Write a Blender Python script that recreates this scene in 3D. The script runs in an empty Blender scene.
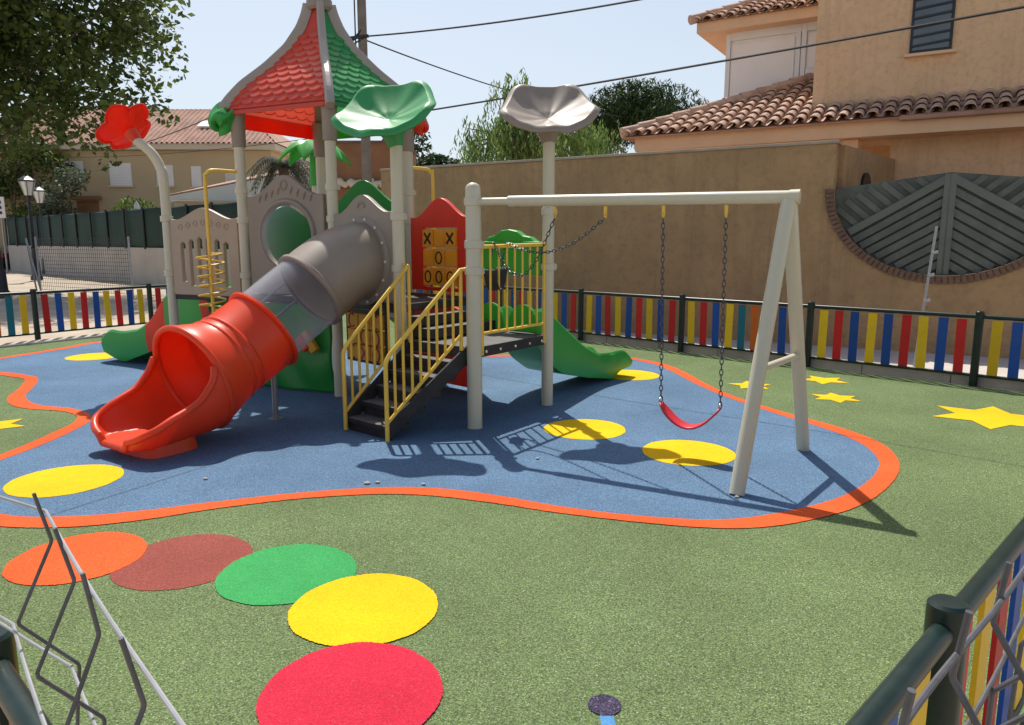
import bpy, bmesh, math, random
from mathutils import Vector, Matrix
V = Vector
R = math.radians
random.seed(7)
S = bpy.context.scene
COL = S.collection

# ------------------------------------------------------------------ materials
def nt(name):
    m = bpy.data.materials.new(name); m.use_nodes = True
    t = m.node_tree; t.nodes.clear()
    out = t.nodes.new('ShaderNodeOutputMaterial')
    return m, t, out
def N(t, kind, **kw):
    n = t.nodes.new(kind)
    for k, v in kw.items():
        if k in n.inputs: n.inputs[k].default_value = v
        else: setattr(n, k, v)
    return n
def rgba(c, k=1.0): return (min(c[0]*k, 1), min(c[1]*k, 1), min(c[2]*k, 1), 1)
def mat(name, col, rough=0.5, var=0.12, scale=3.0, bump=0.0, bscale=40.0, metal=0.0, spec=0.5, dirt=None, dscale=2.0, damt=0.5, coat=0.0, ov=0.0, streak=None):
    m, t, out = nt(name)
    p = N(t, 'ShaderNodeBsdfPrincipled', Roughness=rough, Metallic=metal)
    p.inputs['Specular IOR Level'].default_value = spec
    p.inputs['Coat Weight'].default_value = coat
    tc = N(t, 'ShaderNodeTexCoord')
    nz = N(t, 'ShaderNodeTexNoise', Scale=scale, Detail=6.0, Roughness=0.6)
    t.links.new(tc.outputs['Object'], nz.inputs['Vector'])
    cr = N(t, 'ShaderNodeValToRGB')
    cr.color_ramp.elements[0].position = .3; cr.color_ramp.elements[1].position = .7
    cr.color_ramp.elements[0].color = rgba(col, 1-var); cr.color_ramp.elements[1].color = rgba(col, 1+var)
    t.links.new(nz.outputs['Fac'], cr.inputs['Fac'])
    c = cr.outputs['Color']
    if dirt:
        dz = N(t, 'ShaderNodeTexNoise', Scale=dscale, Detail=8.0, Roughness=0.7)
        t.links.new(tc.outputs['Object'], dz.inputs['Vector'])
        dr = N(t, 'ShaderNodeValToRGB')
        dr.color_ramp.elements[0].position = .48; dr.color_ramp.elements[1].position = .72
        dr.color_ramp.elements[0].color = (0, 0, 0, 1); dr.color_ramp.elements[1].color = (damt, damt, damt, 1)
        t.links.new(dz.outputs['Fac'], dr.inputs['Fac'])
        mx = N(t, 'ShaderNodeMix', data_type='RGBA')
        t.links.new(dr.outputs['Color'], mx.inputs['Factor'])
        t.links.new(c, mx.inputs[6]); mx.inputs[7].default_value = rgba(dirt)
        c = mx.outputs[2]
    if streak:      # rain streaks running down the face
        mp = N(t, 'ShaderNodeMapping'); mp.inputs['Scale'].default_value = (2.6, 2.6, .16)
        t.links.new(tc.outputs['Object'], mp.inputs['Vector'])
        sz = N(t, 'ShaderNodeTexNoise', Scale=2.0, Detail=7.0, Roughness=0.7); t.links.new(mp.outputs[0], sz.inputs['Vector'])
        sr = N(t, 'ShaderNodeValToRGB'); sr.color_ramp.elements[0].position = .50; sr.color_ramp.elements[1].position = .74
        sr.color_ramp.elements[0].color = (0, 0, 0, 1); sr.color_ramp.elements[1].color = (.55, .55, .55, 1)
        t.links.new(sz.outputs['Fac'], sr.inputs['Fac'])
        mx2 = N(t, 'ShaderNodeMix', data_type='RGBA'); t.links.new(sr.outputs['Color'], mx2.inputs['Factor'])
        t.links.new(c, mx2.inputs[6]); mx2.inputs[7].default_value = rgba(streak); c = mx2.outputs[2]
    if ov:          # each board has faded a little differently
        oi = N(t, 'ShaderNodeObjectInfo'); ma = N(t, 'ShaderNodeMath', operation='MULTIPLY_ADD'); ma.inputs[1].default_value = 2*ov; ma.inputs[2].default_value = 1-ov
        t.links.new(oi.outputs['Random'], ma.inputs[0]); hv = N(t, 'ShaderNodeHueSaturation'); t.links.new(ma.outputs[0], hv.inputs['Value'])
        t.links.new(c, hv.inputs['Color']); c = hv.outputs[0]
    t.links.new(c, p.inputs['Base Color'])
    if bump:
        bz = N(t, 'ShaderNodeTexNoise', Scale=bscale, Detail=6.0, Roughness=0.65)
        t.links.new(tc.outputs['Object'], bz.inputs['Vector'])
        b = N(t, 'ShaderNodeBump', Strength=bump, Distance=0.02)
        t.links.new(bz.outputs['Fac'], b.inputs['Height'])
        t.links.new(b.outputs['Normal'], p.inputs['Normal'])
    t.links.new(p.outputs[0], out.inputs[0])
    return m
def epdm(name, col, amp=0.38, tint=(1.15, 1.15, .8)):
    """poured rubber granules"""
    m, t, out = nt(name)
    p = N(t, 'ShaderNodeBsdfPrincipled', Roughness=0.9)
    p.inputs['Specular IOR Level'].default_value = .15
    tc = N(t, 'ShaderNodeTexCoord')
    vo = N(t, 'ShaderNodeTexVoronoi', Scale=210.0)
    nf = N(t, 'ShaderNodeTexNoise', Scale=95.0, Detail=3.0, Roughness=.7)
    nb = N(t, 'ShaderNodeTexNoise', Scale=0.9, Detail=5.0, Roughness=.65)
    for n in (vo, nf, nb): t.links.new(tc.outputs['Object'], n.inputs['Vector'])
    sp = N(t, 'ShaderNodeSeparateColor'); t.links.new(vo.outputs['Color'], sp.inputs[0])
    a = N(t, 'ShaderNodeMath', operation='MULTIPLY_ADD'); a.inputs[1].default_value = amp*1.5; a.inputs[2].default_value = 1-amp*.75
    t.links.new(sp.outputs[0], a.inputs[0])
    b = N(t, 'ShaderNodeMath', operation='MULTIPLY_ADD'); b.inputs[1].default_value = amp*2.6; b.inputs[2].default_value = 1-amp*1.3
    t.links.new(nf.outputs['Fac'], b.inputs[0])
    d = N(t, 'ShaderNodeMath', operation='MULTIPLY_ADD'); d.inputs[1].default_value = .8; d.inputs[2].default_value = .6
    t.links.new(nb.outputs['Fac'], d.inputs[0])
    m1 = N(t, 'ShaderNodeMath', operation='MULTIPLY'); t.links.new(a.outputs[0], m1.inputs[0]); t.links.new(b.outputs[0], m1.inputs[1])
    m2 = N(t, 'ShaderNodeMath', operation='MULTIPLY'); t.links.new(m1.outputs[0], m2.inputs[0]); t.links.new(d.outputs[0], m2.inputs[1])
    cr = N(t, 'ShaderNodeMix', data_type='RGBA'); cr.inputs[6].default_value = rgba(col); cr.inputs[7].default_value = (min(1, col[0]*tint[0]), min(1, col[1]*tint[1]), min(1, col[2]*tint[2]), 1)
    t.links.new(sp.outputs[1], cr.inputs['Factor'])
    fl = N(t, 'ShaderNodeMath', operation='GREATER_THAN'); fl.inputs[1].default_value = .955; t.links.new(sp.outputs[2], fl.inputs[0])
    fm = N(t, 'ShaderNodeMath', operation='MULTIPLY'); fm.inputs[1].default_value = min(.75, amp*.35); t.links.new(fl.outputs[0], fm.inputs[0])
    fx = N(t, 'ShaderNodeMix', data_type='RGBA'); fx.inputs[7].default_value = (.55, .55, .48, 1); t.links.new(fm.outputs[0], fx.inputs['Factor']); t.links.new(cr.outputs[2], fx.inputs[6])
    vm = N(t, 'ShaderNodeVectorMath', operation='SCALE')
    t.links.new(fx.outputs[2], vm.inputs[0]); t.links.new(m2.outputs[0], vm.inputs['Scale'])
    t.links.new(vm.outputs[0], p.inputs['Base Color'])
    bp = N(t, 'ShaderNodeBump', Strength=.5, Distance=.006)
    t.links.new(vo.outputs['Distance'], bp.inputs['Height']); t.links.new(bp.outputs['Normal'], p.inputs['Normal'])
    t.links.new(p.outputs[0], out.inputs[0])
    return m
def leafmat(name, c1, c2, trans=.35):
    m, t, out = nt(name)
    g = N(t, 'ShaderNodeNewGeometry')
    mx = N(t, 'ShaderNodeMix', data_type='RGBA'); mx.inputs[6].default_value = rgba(c1); mx.inputs[7].default_value = rgba(c2)
    t.links.new(g.outputs['Random Per Island'], mx.inputs['Factor'])
    d = N(t, 'ShaderNodeBsdfPrincipled', Roughness=.55); d.inputs['Specular IOR Level'].default_value = .35
    tr = N(t, 'ShaderNodeBsdfTranslucent')
    t.links.new(mx.outputs[2], d.inputs['Base Color'])
    t.links.new(mx.outputs[2], tr.inputs['Color'])
    ms = N(t, 'ShaderNodeMixShader', Fac=trans)
    t.links.new(d.outputs[0], ms.inputs[1]); t.links.new(tr.outputs[0], ms.inputs[2])
    t.links.new(ms.outputs[0], out.inputs[0])
    return m
def plastic_thin(name, col, trans=.35, rough=.35):
    m, t, out = nt(name)
    tc = N(t, 'ShaderNodeTexCoord')
    nz = N(t, 'ShaderNodeTexNoise', Scale=4.0, Detail=5.0)
    t.links.new(tc.outputs['Object'], nz.inputs['Vector'])
    cr = N(t, 'ShaderNodeValToRGB'); cr.color_ramp.elements[0].color = rgba(col, .85); cr.color_ramp.elements[1].color = rgba(col, 1.12)
    t.links.new(nz.outputs['Fac'], cr.inputs['Fac'])
    d = N(t, 'ShaderNodeBsdfPrincipled', Roughness=rough)
    tr = N(t, 'ShaderNodeBsdfTranslucent')
    t.links.new(cr.outputs[0], d.inputs['Base Color']); t.links.new(cr.outputs[0], tr.inputs['Color'])
    ms = N(t, 'ShaderNodeMixShader', Fac=trans)
    t.links.new(d.outputs[0], ms.inputs[1]); t.links.new(tr.outputs[0], ms.inputs[2])
    t.links.new(ms.outputs[0], out.inputs[0])
    return m
def clear(name, tint=(.93, .935, .95), fac=.03, rough=.12):
    m, t, out = nt(name)
    a = N(t, 'ShaderNodeBsdfTransparent'); a.inputs[0].default_value = rgba(tint)
    d = N(t, 'ShaderNodeBsdfPrincipled', Roughness=rough); d.inputs['Base Color'].default_value = (.78, .80, .84, 1)
    fr = N(t, 'ShaderNodeLayerWeight', Blend=.35)
    mm = N(t, 'ShaderNodeMath', operation='MULTIPLY_ADD'); mm.inputs[1].default_value = .38; mm.inputs[2].default_value = fac
    t.links.new(fr.outputs['Facing'], mm.inputs[0])
    ms = N(t, 'ShaderNodeMixShader'); t.links.new(mm.outputs[0], ms.inputs[0])
    t.links.new(a.outputs[0], ms.inputs[1]); t.links.new(d.outputs[0], ms.inputs[2])
    t.links.new(ms.outputs[0], out.inputs[0])
    return m

M = dict(
    valred=plastic_thin('red_valance_plastic', (.88, .05, .02), .6, .4), valgreen=plastic_thin('green_valance_plastic', (.04, .42, .05), .6, .4),
    cream=mat('cream_steel', (.60, .56, .42), .35, .05, 2.0, bump=.02, dirt=(.4, .36, .27), damt=.25),
    taupe=mat('taupe_plastic', (.29, .235, .185), .48, .07, 2.5, bump=.05, bscale=60, dirt=(.2, .16, .13), damt=.3),
    ribgrey=mat('grey_rib_plastic', (.36, .31, .265), .4, .07, 2.5, bump=.05, bscale=60),
    tan=mat('tan_plastic', (.40, .30, .22), .45, .07, 2.5, bump=.05, bscale=60),
    red=plastic_thin('red_plastic', (.92, .085, .022), .30, .36),
    redp=plastic_thin('red_panel_plastic', (.85, .055, .018), .25, .4),
    green=mat('green_plastic', (.025, .33, .05), .33, .08, 2.0, bump=.05, bscale=30),
    lgreen=mat('light_green_plastic', (.035, .29, .08), .45, .06, 2.0, bump=.05, bscale=30),
    hgreen=plastic_thin('bright_green_plastic', (.08, .50, .06), .3, .38),
    pgreen=plastic_thin('green_panel_plastic', (.03, .34, .055), .35, .36),
    roofred=plastic_thin('red_roof_plastic', (.78, .09, .05), .30, .33),
    roofgreen=plastic_thin('green_roof_plastic', (.04, .36, .10), .30, .33),
    flowerred=plastic_thin('red_flower_plastic', (.85, .05, .015), .40, .35),
    yellow=mat('yellow_paint', (.86, .55, .07), .38, .06, 3.0, dirt=(.45, .28, .06), damt=.3),
    yblock=plastic_thin('yellow_block_plastic', (.92, .52, .05), .45, .4),
    black=mat('black_rubber_deck', (.018, .017, .018), .6, .2, 6.0, bump=.1, bscale=90, dirt=(.07, .065, .06), dscale=4, damt=.5),
    decktop=mat('grey_deck_coating', (.10, .095, .09), .75, .15, 8.0, bump=.1, bscale=80, dirt=(.2, .18, .16), damt=.6),
    mark=mat('dark_print', (.03, .015, .012), .6, .1),
    markr=mat('maroon_print', (.32, .05, .02), .6, .1),
    steel=mat('grey_steel', (.32, .33, .35), .4, .1, 4.0, metal=.6),
    chain=mat('chain_steel', (.10, .10, .11), .4, .2, 20.0, metal=.7),
    bolt=mat('pale_bolt_caps', (.7, .68, .62), .4, .05),
    clear=clear('clear_plastic'),
    bubble=clear('bubble_window_plastic', (.86, .94, .90), .05, .1),
    fgreen=mat('dark_green_fence_paint', (.008, .022, .017), .34, .2, 6.0, spec=.35, dirt=(.04, .06, .055), dscale=9, damt=.35),
    sy=mat('yellow_slat', (.80, .50, .02), .45, .08, 3.0, dirt=(.4, .28, .06), dscale=6, damt=.45, spec=.22, ov=.16),
    sr=mat('red_slat', (.55, .02, .02), .45, .08, 3.0, dirt=(.3, .05, .04), dscale=6, damt=.45, spec=.22, ov=.16),
    sb=mat('blue_slat', (.015, .075, .33), .45, .08, 3.0, dirt=(.04, .09, .2), dscale=6, damt=.45, spec=.22, ov=.16),
    st=mat('teal_slat', (.012, .14, .20), .45, .08, 3.0, dirt=(.03, .1, .12), dscale=6, damt=.45, spec=.22, ov=.16),
    so=mat('orange_slat', (.62, .13, .02), .45, .08, 3.0, dirt=(.4, .1, .04), dscale=6, damt=.45, spec=.22, ov=.16),
    galv=mat('galvanised_wire', (.30, .31, .33), .5, .2, 30.0, metal=.5, bump=.1, bscale=200),
    galvd=mat('shade_toned_wire', (.10, .10, .11), .55, .2, 30.0, metal=.3, bump=.1, bscale=200),  # darker copy of the galvanised wire, shade put into its colour
    galvl=mat('pale_galvanised_tube', (.36, .365, .37), .45, .12, 20.0, metal=.4),
    concrete=mat('concrete', (.46, .42, .36), .9, .12, 1.5, bump=.25, bscale=40, dirt=(.28, .25, .21), dscale=1.2, damt=.6),
    kerb=mat('kerb_concrete', (.36, .345, .31), .9, .12, 2.5, bump=.2, bscale=50, dirt=(.2, .19, .17), dscale=2, damt=.6),
    wall=mat('brown_stucco', (.42, .262, .128), .92, .12, 1.2, bump=1.0, bscale=14, dirt=(.26, .165, .09), dscale=7, damt=.65, streak=(.23, .15, .085)),
    house=mat('orange_stucco', (.73, .47, .275), .92, .08, 1.5, bump=1.0, bscale=18, dirt=(.50, .30, .15), dscale=10, damt=.6, streak=(.50, .32, .18)),
    peach=mat('peach_fascia', (.72, .47, .29), .85, .06, 2.0, bump=.1),
    cope=mat('wall_coping', (.40, .33, .25), .9, .15, 3.0, bump=.2),
    tile=mat('clay_tile', (.47, .30, .215), .85, .35, 5.5, bump=.2, bscale=30, dirt=(.62, .49, .38), dscale=3.0, damt=.75),
    tilef=mat('far_clay_tile', (.38, .215, .155), .9, .25, .9, dirt=(.5, .33, .25), dscale=.6, damt=.6),
    brick=mat('brown_brick', (.17, .10, .07), .9, .25, 8.0, bump=.3, bscale=40),
    planks=mat('grey_green_planks', (.105, .115, .095), .7, .15, 3.0, bump=.15, bscale=25, dirt=(.18, .18, .15), dscale=3, damt=.45),
    plankd=mat('dark_plank_frame', (.13, .14, .115), .7, .15, 3.0),
    white=mat('white_shutter', (.72, .71, .69), .6, .04, 2.0),
    balc=mat('pinkish_white_blind', (.80, .75, .71), .6, .04, 2.0),
    glass=mat('dark_window_glass', (.06, .08, .10), .12, .2, 2.0, spec=.8),
    iron=mat('black_iron', (.015, .015, .016), .4, .2, 5.0),
    lampglass=mat('frosted_lamp_glass', (.72, .72, .70), .3, .05),
    ochre=mat('ochre_house_wall', (.50, .375, .225), .9, .06, .5, bump=.15, bscale=8),
    ochre2=mat('pale_house_trim', (.60, .52, .40), .9, .06, .6),
    brownwall=mat('red_brown_render', (.26, .125, .06), .9, .15, 1.5, bump=.3, bscale=8),
    screen=mat('green_screen_cloth', (.010, .040, .028), .8, .2, 1.5),
    block=mat('pale_block_wall', (.48, .43, .38), .92, .10, .8, bump=.3, bscale=6, dirt=(.34, .30, .26), dscale=.7, damt=.6),
    sand=mat('sandy_ground', (.43, .36, .27), .95, .22, .8, bump=.4, bscale=9, dirt=(.42, .31, .22), dscale=.5, damt=.7),
    pave=mat('pale_pavement', (.52, .47, .42), .9, .1, 1.5, bump=.2, bscale=20, dirt=(.4, .36, .31), dscale=1, damt=.5),
    wood=mat('weathered_pole_wood', (.20, .17, .14), .9, .2, 4.0, bump=.3, bscale=20),
    cable=mat('black_cable', (.02, .02, .022), .6, .1),
    bark=mat('bark', (.16, .12, .08), .9, .3, 3.0, bump=.6, bscale=12),
    tyre=mat('tyre_rubber', (.02, .02, .02), .8, .1),
    carp=mat('dark_car_paint', (.02, .025, .04), .25, .1, 2.0, coat=.6),
    awn=mat('green_awning', (.08, .25, .17), .7, .1, 3.0),
    seat=mat('red_swing_seat', (.62, .03, .05), .4, .1, 6.0),
    e_green=epdm('green_rubber', (.098, .138, .058), .70, (1.6, 1.55, 1.5)),
    e_blue=epdm('blue_rubber', (.088, .160, .255), .48, (1.35, 1.25, 1.2)),
    e_orange=epdm('orange_rubber', (.74, .098, .022), .22, (1, 1.2, 1.3)),
    e_yellow=epdm('yellow_rubber', (.80, .49, .008), .16, (1, 1.05, 1)),
    e_maroon=epdm('maroon_rubber', (.25, .062, .048), .26, (1.1, 1.2, 1.2)),
    e_lgreen=epdm('bright_green_rubber', (.042, .31, .085), .22, (1.3, 1.1, 1.2)),
    e_pink=epdm('crimson_rubber', (.56, .020, .048), .22, (1.05, 1.5, 1.3)),
    e_dark=epdm('dark_speckled_rubber', (.02, .02, .035), .6, (5, 4, 4)),
    e_blue2=epdm('sky_blue_rubber', (.09, .26, .50), .2, (1.1, 1.1, 1.1)),
    seam=mat('rubber_joint', (.035, .05, .045), .9, .2, 4.0),
    l_plane=leafmat('plane_tree_leaves', (.036, .068, .016), (.16, .21, .05), .45),
    l_bush=leafmat('bush_leaves', (.05, .12, .015), (.14, .24, .03)),
    l_willow=leafmat('willow_leaves', (.09, .17, .035), (.25, .34, .10), .4),
    l_pine=leafmat('pine_needles', (.014, .040, .012), (.055, .10, .022), .15),
    l_dark=leafmat('dark_leaves', (.012, .035, .012), (.04, .075, .022), .2),
    l_olive=leafmat('olive_leaves', (.06, .09, .045), (.16, .19, .11), .25),
    l_palm=leafmat('palm_fronds', (.05, .055, .035), (.15, .15, .10), .2),
)

# ------------------------------------------------------------------ objects
ORG = {}
class MB:
    def __init__(s): s.v = []; s.f = []; s.m = []; s.sm = []
    def add(s, vs, fs, mi=0, smooth=False):
        o = len(s.v); s.v += [tuple(a) for a in vs]
        for f in fs: s.f.append(tuple(i+o for i in f)); s.m.append(mi); s.sm.append(smooth)
    def obox(s, c, a, b, h, mi=0):
        c, a, b, h = V(c), V(a), V(b), V(h)
        vs = [c+i*a+j*b+k*h for k in (-1, 1) for (i, j) in ((-1, -1), (1, -1), (1, 1), (-1, 1))]
        s.add(vs, [(3, 2, 1, 0), (4, 5, 6, 7), (0, 1, 5, 4), (1, 2, 6, 5), (2, 3, 7, 6), (3, 0, 4, 7)], mi)
    def box(s, x0, x1, y0, y1, z0, z1, mi=0):
        s.obox(((x0+x1)/2, (y0+y1)/2, (z0+z1)/2), ((x1-x0)/2, 0, 0), (0, (y1-y0)/2, 0), (0, 0, (z1-z0)/2), mi)
    def seg(s, p, q, w, t, mi=0, up=(0, 0, 1)):
        """bar of rectangular section from p to q"""
        p, q = V(p), V(q); d = (q-p); a = d.normalized(); b = a.cross(V(up))
        if b.length < 1e-4: b = V((1, 0, 0))
        b.normalize(); u = b.cross(a)
        s.obox((p+q)/2, d/2, b*w/2, u*t/2, mi)
    def tube(s, pts, r, n=10, mi=0, caps=True, closed=False):
        pts = [V(p) for p in pts]; k = len(pts)
        rs = r if isinstance(r, (list, tuple)) else [r]*k
        tg = []
        for i in range(k):
            a = pts[(i-1) % k] if (closed or i) else pts[0]; b = pts[(i+1) % k] if (closed or i < k-1) else pts[-1]
            tg.append((b-a).normalized())
        u = tg[0].cross(V((0, 0, 1)))
        if u.length < .05: u = tg[0].cross(V((0, 1, 0)))
        u.normalize(); vs = []
        for i in range(k):
            u = (u - tg[i]*u.dot(tg[i])).normalized(); w = tg[i].cross(u)
            for j in range(n):
                an = 2*math.pi*j/n; vs.append(pts[i]+(u*math.cos(an)+w*math.sin(an))*rs[i])
        fs = []
        for i in range(k if closed else k-1):
            i2 = (i+1) % k
            for j in range(n): fs.append((i*n+j, i*n+(j+1) % n, i2*n+(j+1) % n, i2*n+j))
        s.add(vs, fs, mi, True)
        if caps and not closed:
            s.add(vs[:n], [tuple(reversed(range(n)))], mi); s.add(vs[-n:], [tuple(range(n))], mi)
    def lathe(s, prof, c, n=20, mi=0, ax=None):
        c = V(c); ax = V(ax).normalized() if ax else V((0, 0, 1))
        u = ax.orthogonal().normalized(); w = ax.cross(u); vs = []; fs = []
        for (r, z) in prof:
            for j in range(n):
                an = 2*math.pi*j/n; vs.append(c+(u*math.cos(an)+w*math.sin(an))*max(r, 1e-4)+ax*z)
        for i in range(len(prof)-1):
            for j in range(n): fs.append((i*n+j, i*n+(j+1) % n, (i+1)*n+(j+1) % n, (i+1)*n+j))
        s.add(vs, fs, mi, True)
    def grid(s, fn, nu, nv, mi=0, wrap=False, smooth=True):
        vs = [fn(i/nu, j/nv) for i in range(nu+1) for j in range(nv+1)]
        fs = [(i*(nv+1)+j, (i+1)*(nv+1)+j, (i+1)*(nv+1)+j+1, i*(nv+1)+j+1) for i in range(nu) for j in range(nv)]
        s.add(vs, fs, mi, smooth)
    def plate(s, outer, holes, th, o, ax, ay, mi=0):
        """flat panel with holes: 2-D outline (x along ax, y along ay) extruded by th about its mid plane"""
        o, ax, ay = V(o), V(ax), V(ay); nn = ax.cross(ay).normalized()
        bm = bmesh.new(); es = []
        for loop in [outer]+list(holes):
            vv = [bm.verts.new((x, y, 0)) for x, y in loop]
            for i in range(len(vv)): es.append(bm.edges.new((vv[i], vv[(i+1) % len(vv)])))
        bmesh.ops.triangle_fill(bm, use_beauty=True, use_dissolve=False, edges=es, normal=(0, 0, 1))
        bm.verts.index_update()
        pts = [v.co.copy() for v in bm.verts]; tri = [[v.index for v in f.verts] for f in bm.faces]
        for t_ in tri:
            a, b, c = (pts[i] for i in t_)
            if (b-a).cross(c-a).z < 0: t_.reverse()
        k = len(pts)
        vs = [o+ax*p.x+ay*p.y+nn*th/2 for p in pts]+[o+ax*p.x+ay*p.y-nn*th/2 for p in pts]
        fs = [tuple(t_) for t_ in tri]+[tuple(i+k for i in reversed(t_)) for t_ in tri]
        i0 = 0
        for li, loop in enumerate([outer]+list(holes)):
            n = len(loop)
            for i in range(n):
                a, b = i0+i, i0+(i+1) % n; fs.append((a, b, b+k, a+k))
            i0 += n
        s.add(vs, fs, mi); bm.free()
    def leaves(s, pts, size, flat=.0, mi=0, asp=.6, down=0.0):
        rnd = random.random
        for p in pts:
            p = V(p); sz = size*(.6+.8*rnd())
            d = V((rnd()-.5, rnd()-.5, (rnd()-.5)*(1-flat)-down)).normalized(); e = d.cross(V((rnd()-.5, rnd()-.5, rnd()-.5+flat))).normalized()
            a = d*sz/2; b = e*sz*asp/2
            s.add([p-a, p+b*.9, p+a, p-b*.9], [(0, 1, 2, 3)], mi)
    def build(s, name, mats, parent=None, bevel=0, solid=0, subs=0, bevseg=2):
        me = bpy.data.meshes.new(name)
        org = ORG.get(parent.name, V((0, 0, 0))) if parent else V((0, 0, 0))
        me.from_pydata([tuple(V(a)-org) for a in s.v], [], s.f)
        if not isinstance(mats, (list, tuple)): mats = [mats]
        for m_ in mats: me.materials.append(M[m_] if isinstance(m_, str) else m_)
        me.polygons.foreach_set('material_index', s.m); me.polygons.foreach_set('use_smooth', s.sm)
        bm = bmesh.new(); bm.from_mesh(me); bmesh.ops.remove_doubles(bm, verts=bm.verts, dist=1e-5) if len(s.v) < 30000 and (bevel or subs or solid) else None
        bmesh.ops.recalc_face_normals(bm, faces=bm.faces) if len(s.v) < 30000 else None
        bm.to_mesh(me); bm.free(); me.update()
        if any(s.sm): me.set_sharp_from_angle(angle=R(38))
        o = bpy.data.objects.new(name, me); COL.objects.link(o)
        if parent: o.parent = parent; ORG[o.name] = org
        else: ORG[o.name] = V((0, 0, 0))
        if solid:
            md = o.modifiers.new('thickness', 'SOLIDIFY'); md.thickness = solid; md.offset = 0
        if bevel:
            md = o.modifiers.new('edge', 'BEVEL'); md.width = bevel; md.segments = bevseg; md.limit_method = 'ANGLE'; md.angle_limit = R(40)
            md.harden_normals = False
        if subs:
            md = o.modifiers.new('smooth', 'SUBSURF'); md.levels = subs; md.render_levels = subs
        return o
def tag(o, label=None, cat=None, group=None, kind=None):
    if label: o['label'] = label
    if cat: o['category'] = cat
    if group: o['group'] = group
    if kind: o['kind'] = kind
    return o
def thing(name, loc, label, cat, group=None):
    o = bpy.data.objects.new(name, None); COL.objects.link(o); o.location = loc; o.empty_display_size = .2
    ORG[o.name] = V(loc); return tag(o, label, cat, group)
def inst(name, me, parent, loc, rz=0):
    o = bpy.data.objects.new(name, me); COL.objects.link(o); o.parent = parent
    o.location = V(loc)-ORG[parent.name]; o.rotation_euler = (0, 0, rz); ORG[o.name] = V(loc); return o
def mesh_only(mb, name, mats, **k):
    o = mb.build(name, mats, **k); me = o.data; bpy.data.objects.remove(o); return me
def struct(mb, name, mats, parent=None, **k):
    o = mb.build(name, mats, parent, **k); o['kind'] = 'structure'; return o
def lerp(a, b, t): return a+(b-a)*t
def interp(tab, t):
    for (a, x), (b, y) in zip(tab, tab[1:]):
        if t <= b:
            q = (t-a)/(b-a) if b > a else 0
            return lerp(x, y, max(0, q))
    return tab[-1][1]
def smooth_tab(tab, t):
    h = .03; return (interp(tab, max(tab[0][0], t-h))+interp(tab, t)*2+interp(tab, min(tab[-1][0], t+h)))/4
def catmull(pts, n, closed=True):
    pts = [V(p) for p in pts]; k = len(pts); out = []
    rng = range(k) if closed else range(k-1)
    for i in rng:
        if closed: p0, p1, p2, p3 = pts[i-1], pts[i], pts[(i+1) % k], pts[(i+2) % k]
        else: p0, p1, p2, p3 = pts[max(i-1, 0)], pts[i], pts[i+1], pts[min(i+2, k-1)]
        for j in range(n):
            t = j/n
            out.append(.5*((2*p1)+(p2-p0)*t+(2*p0-5*p1+4*p2-p3)*t*t+(3*p1-p0-3*p2+p3)*t**3))
    if not closed: out.append(pts[-1])
    return out
def circ(cx, cy, r, n=32, ry=None): return [(cx+r*math.cos(2*math.pi*i/n), cy+(ry or r)*math.sin(2*math.pi*i/n)) for i in range(n)]

# ------------------------------------------------------------------ ground
g = MB(); g.add([(-260, -60, -.03), (260, -60, -.03), (260, 420, -.03), (-260, 420, -.03)], [(0, 1, 2, 3)])
struct(g, 'ground', 'sand')
FC = [V((-.1, .48, 0)), V((6.74, 7.32, 0)), V((-4.4, 17.98, 0)), V((-9.7, 10.1, 0))]   # corners of the fenced yard
def sheet(name, pts, z, m, th=.0):
    bm = bmesh.new(); vv = [bm.verts.new((p[0], p[1], z)) for p in pts]
    es = [bm.edges.new((vv[i], vv[(i+1) % len(vv)])) for i in range(len(vv))]
    bmesh.ops.triangle_fill(bm, use_beauty=True, use_dissolve=False, edges=es, normal=(0, 0, 1))
    for f in bm.faces:
        if f.normal.z < 0: f.normal_flip()
    me = bpy.data.meshes.new(name); bm.to_mesh(me); bm.free(); me.materials.append(M[m])
    o = bpy.data.objects.new(name, me); COL.objects.link(o); ORG[o.name] = V((0, 0, 0)); o['kind'] = 'structure'; return o
sheet('playground_surface', [(p.x, p.y) for p in FC], 0, 'e_green')
sheet('pavement', [(7.0, 7.3), (-4.2, 18.1), (-3.2, 19.0), (14.5, 8.4), (12, 2.3)], -.015, 'pave')
POND = [(-3.14, 4.316), (-2.683, 4.30), (-2.293, 4.41), (-1.95, 4.57), (-1.433, 4.76), (-.906, 4.86), (-.50, 4.83), (-.079, 4.68), (.306, 4.50), (.788, 4.34), (1.258, 4.26), (1.649, 4.34), (2.133, 4.59), (2.532, 4.95), (2.86, 5.40), (3.007, 5.81), (3.03, 6.18), (2.915, 6.62), (2.669, 7.18), (2.40, 7.95), (2.26, 8.69), (2.17, 9.5), (2.02, 10.15), (1.591, 10.70), (.719, 10.95), (-.471, 10.85),
        (-1.6, 11.1), (-3.0, 11.9), (-4.5, 12.9), (-6.0, 13.1), (-6.926, 12.40), (-7.15, 11.5), (-7.5, 10.5), (-7.9, 9.8), (-7.6, 9.45), (-7.1, 9.40), (-6.599, 9.38), (-6.259, 9.22), (-5.95, 9.0), (-5.658, 8.45), (-5.45, 7.97), (-5.18, 7.62), (-4.891, 7.43), (-4.524, 7.32), (-4.227, 7.1), (-4.071, 6.8), (-4.027, 6.4), (-4.02, 5.97), (-4.06, 5.5), (-4.1, 5.0), (-3.85, 4.55)]
pc = catmull([(x, y, 0) for x, y in POND], 26)
sheet('blue_rubber_area', [(p.x, p.y) for p in pc], .003, 'e_blue')
rb = MB(); k = len(pc); vs = []
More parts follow.
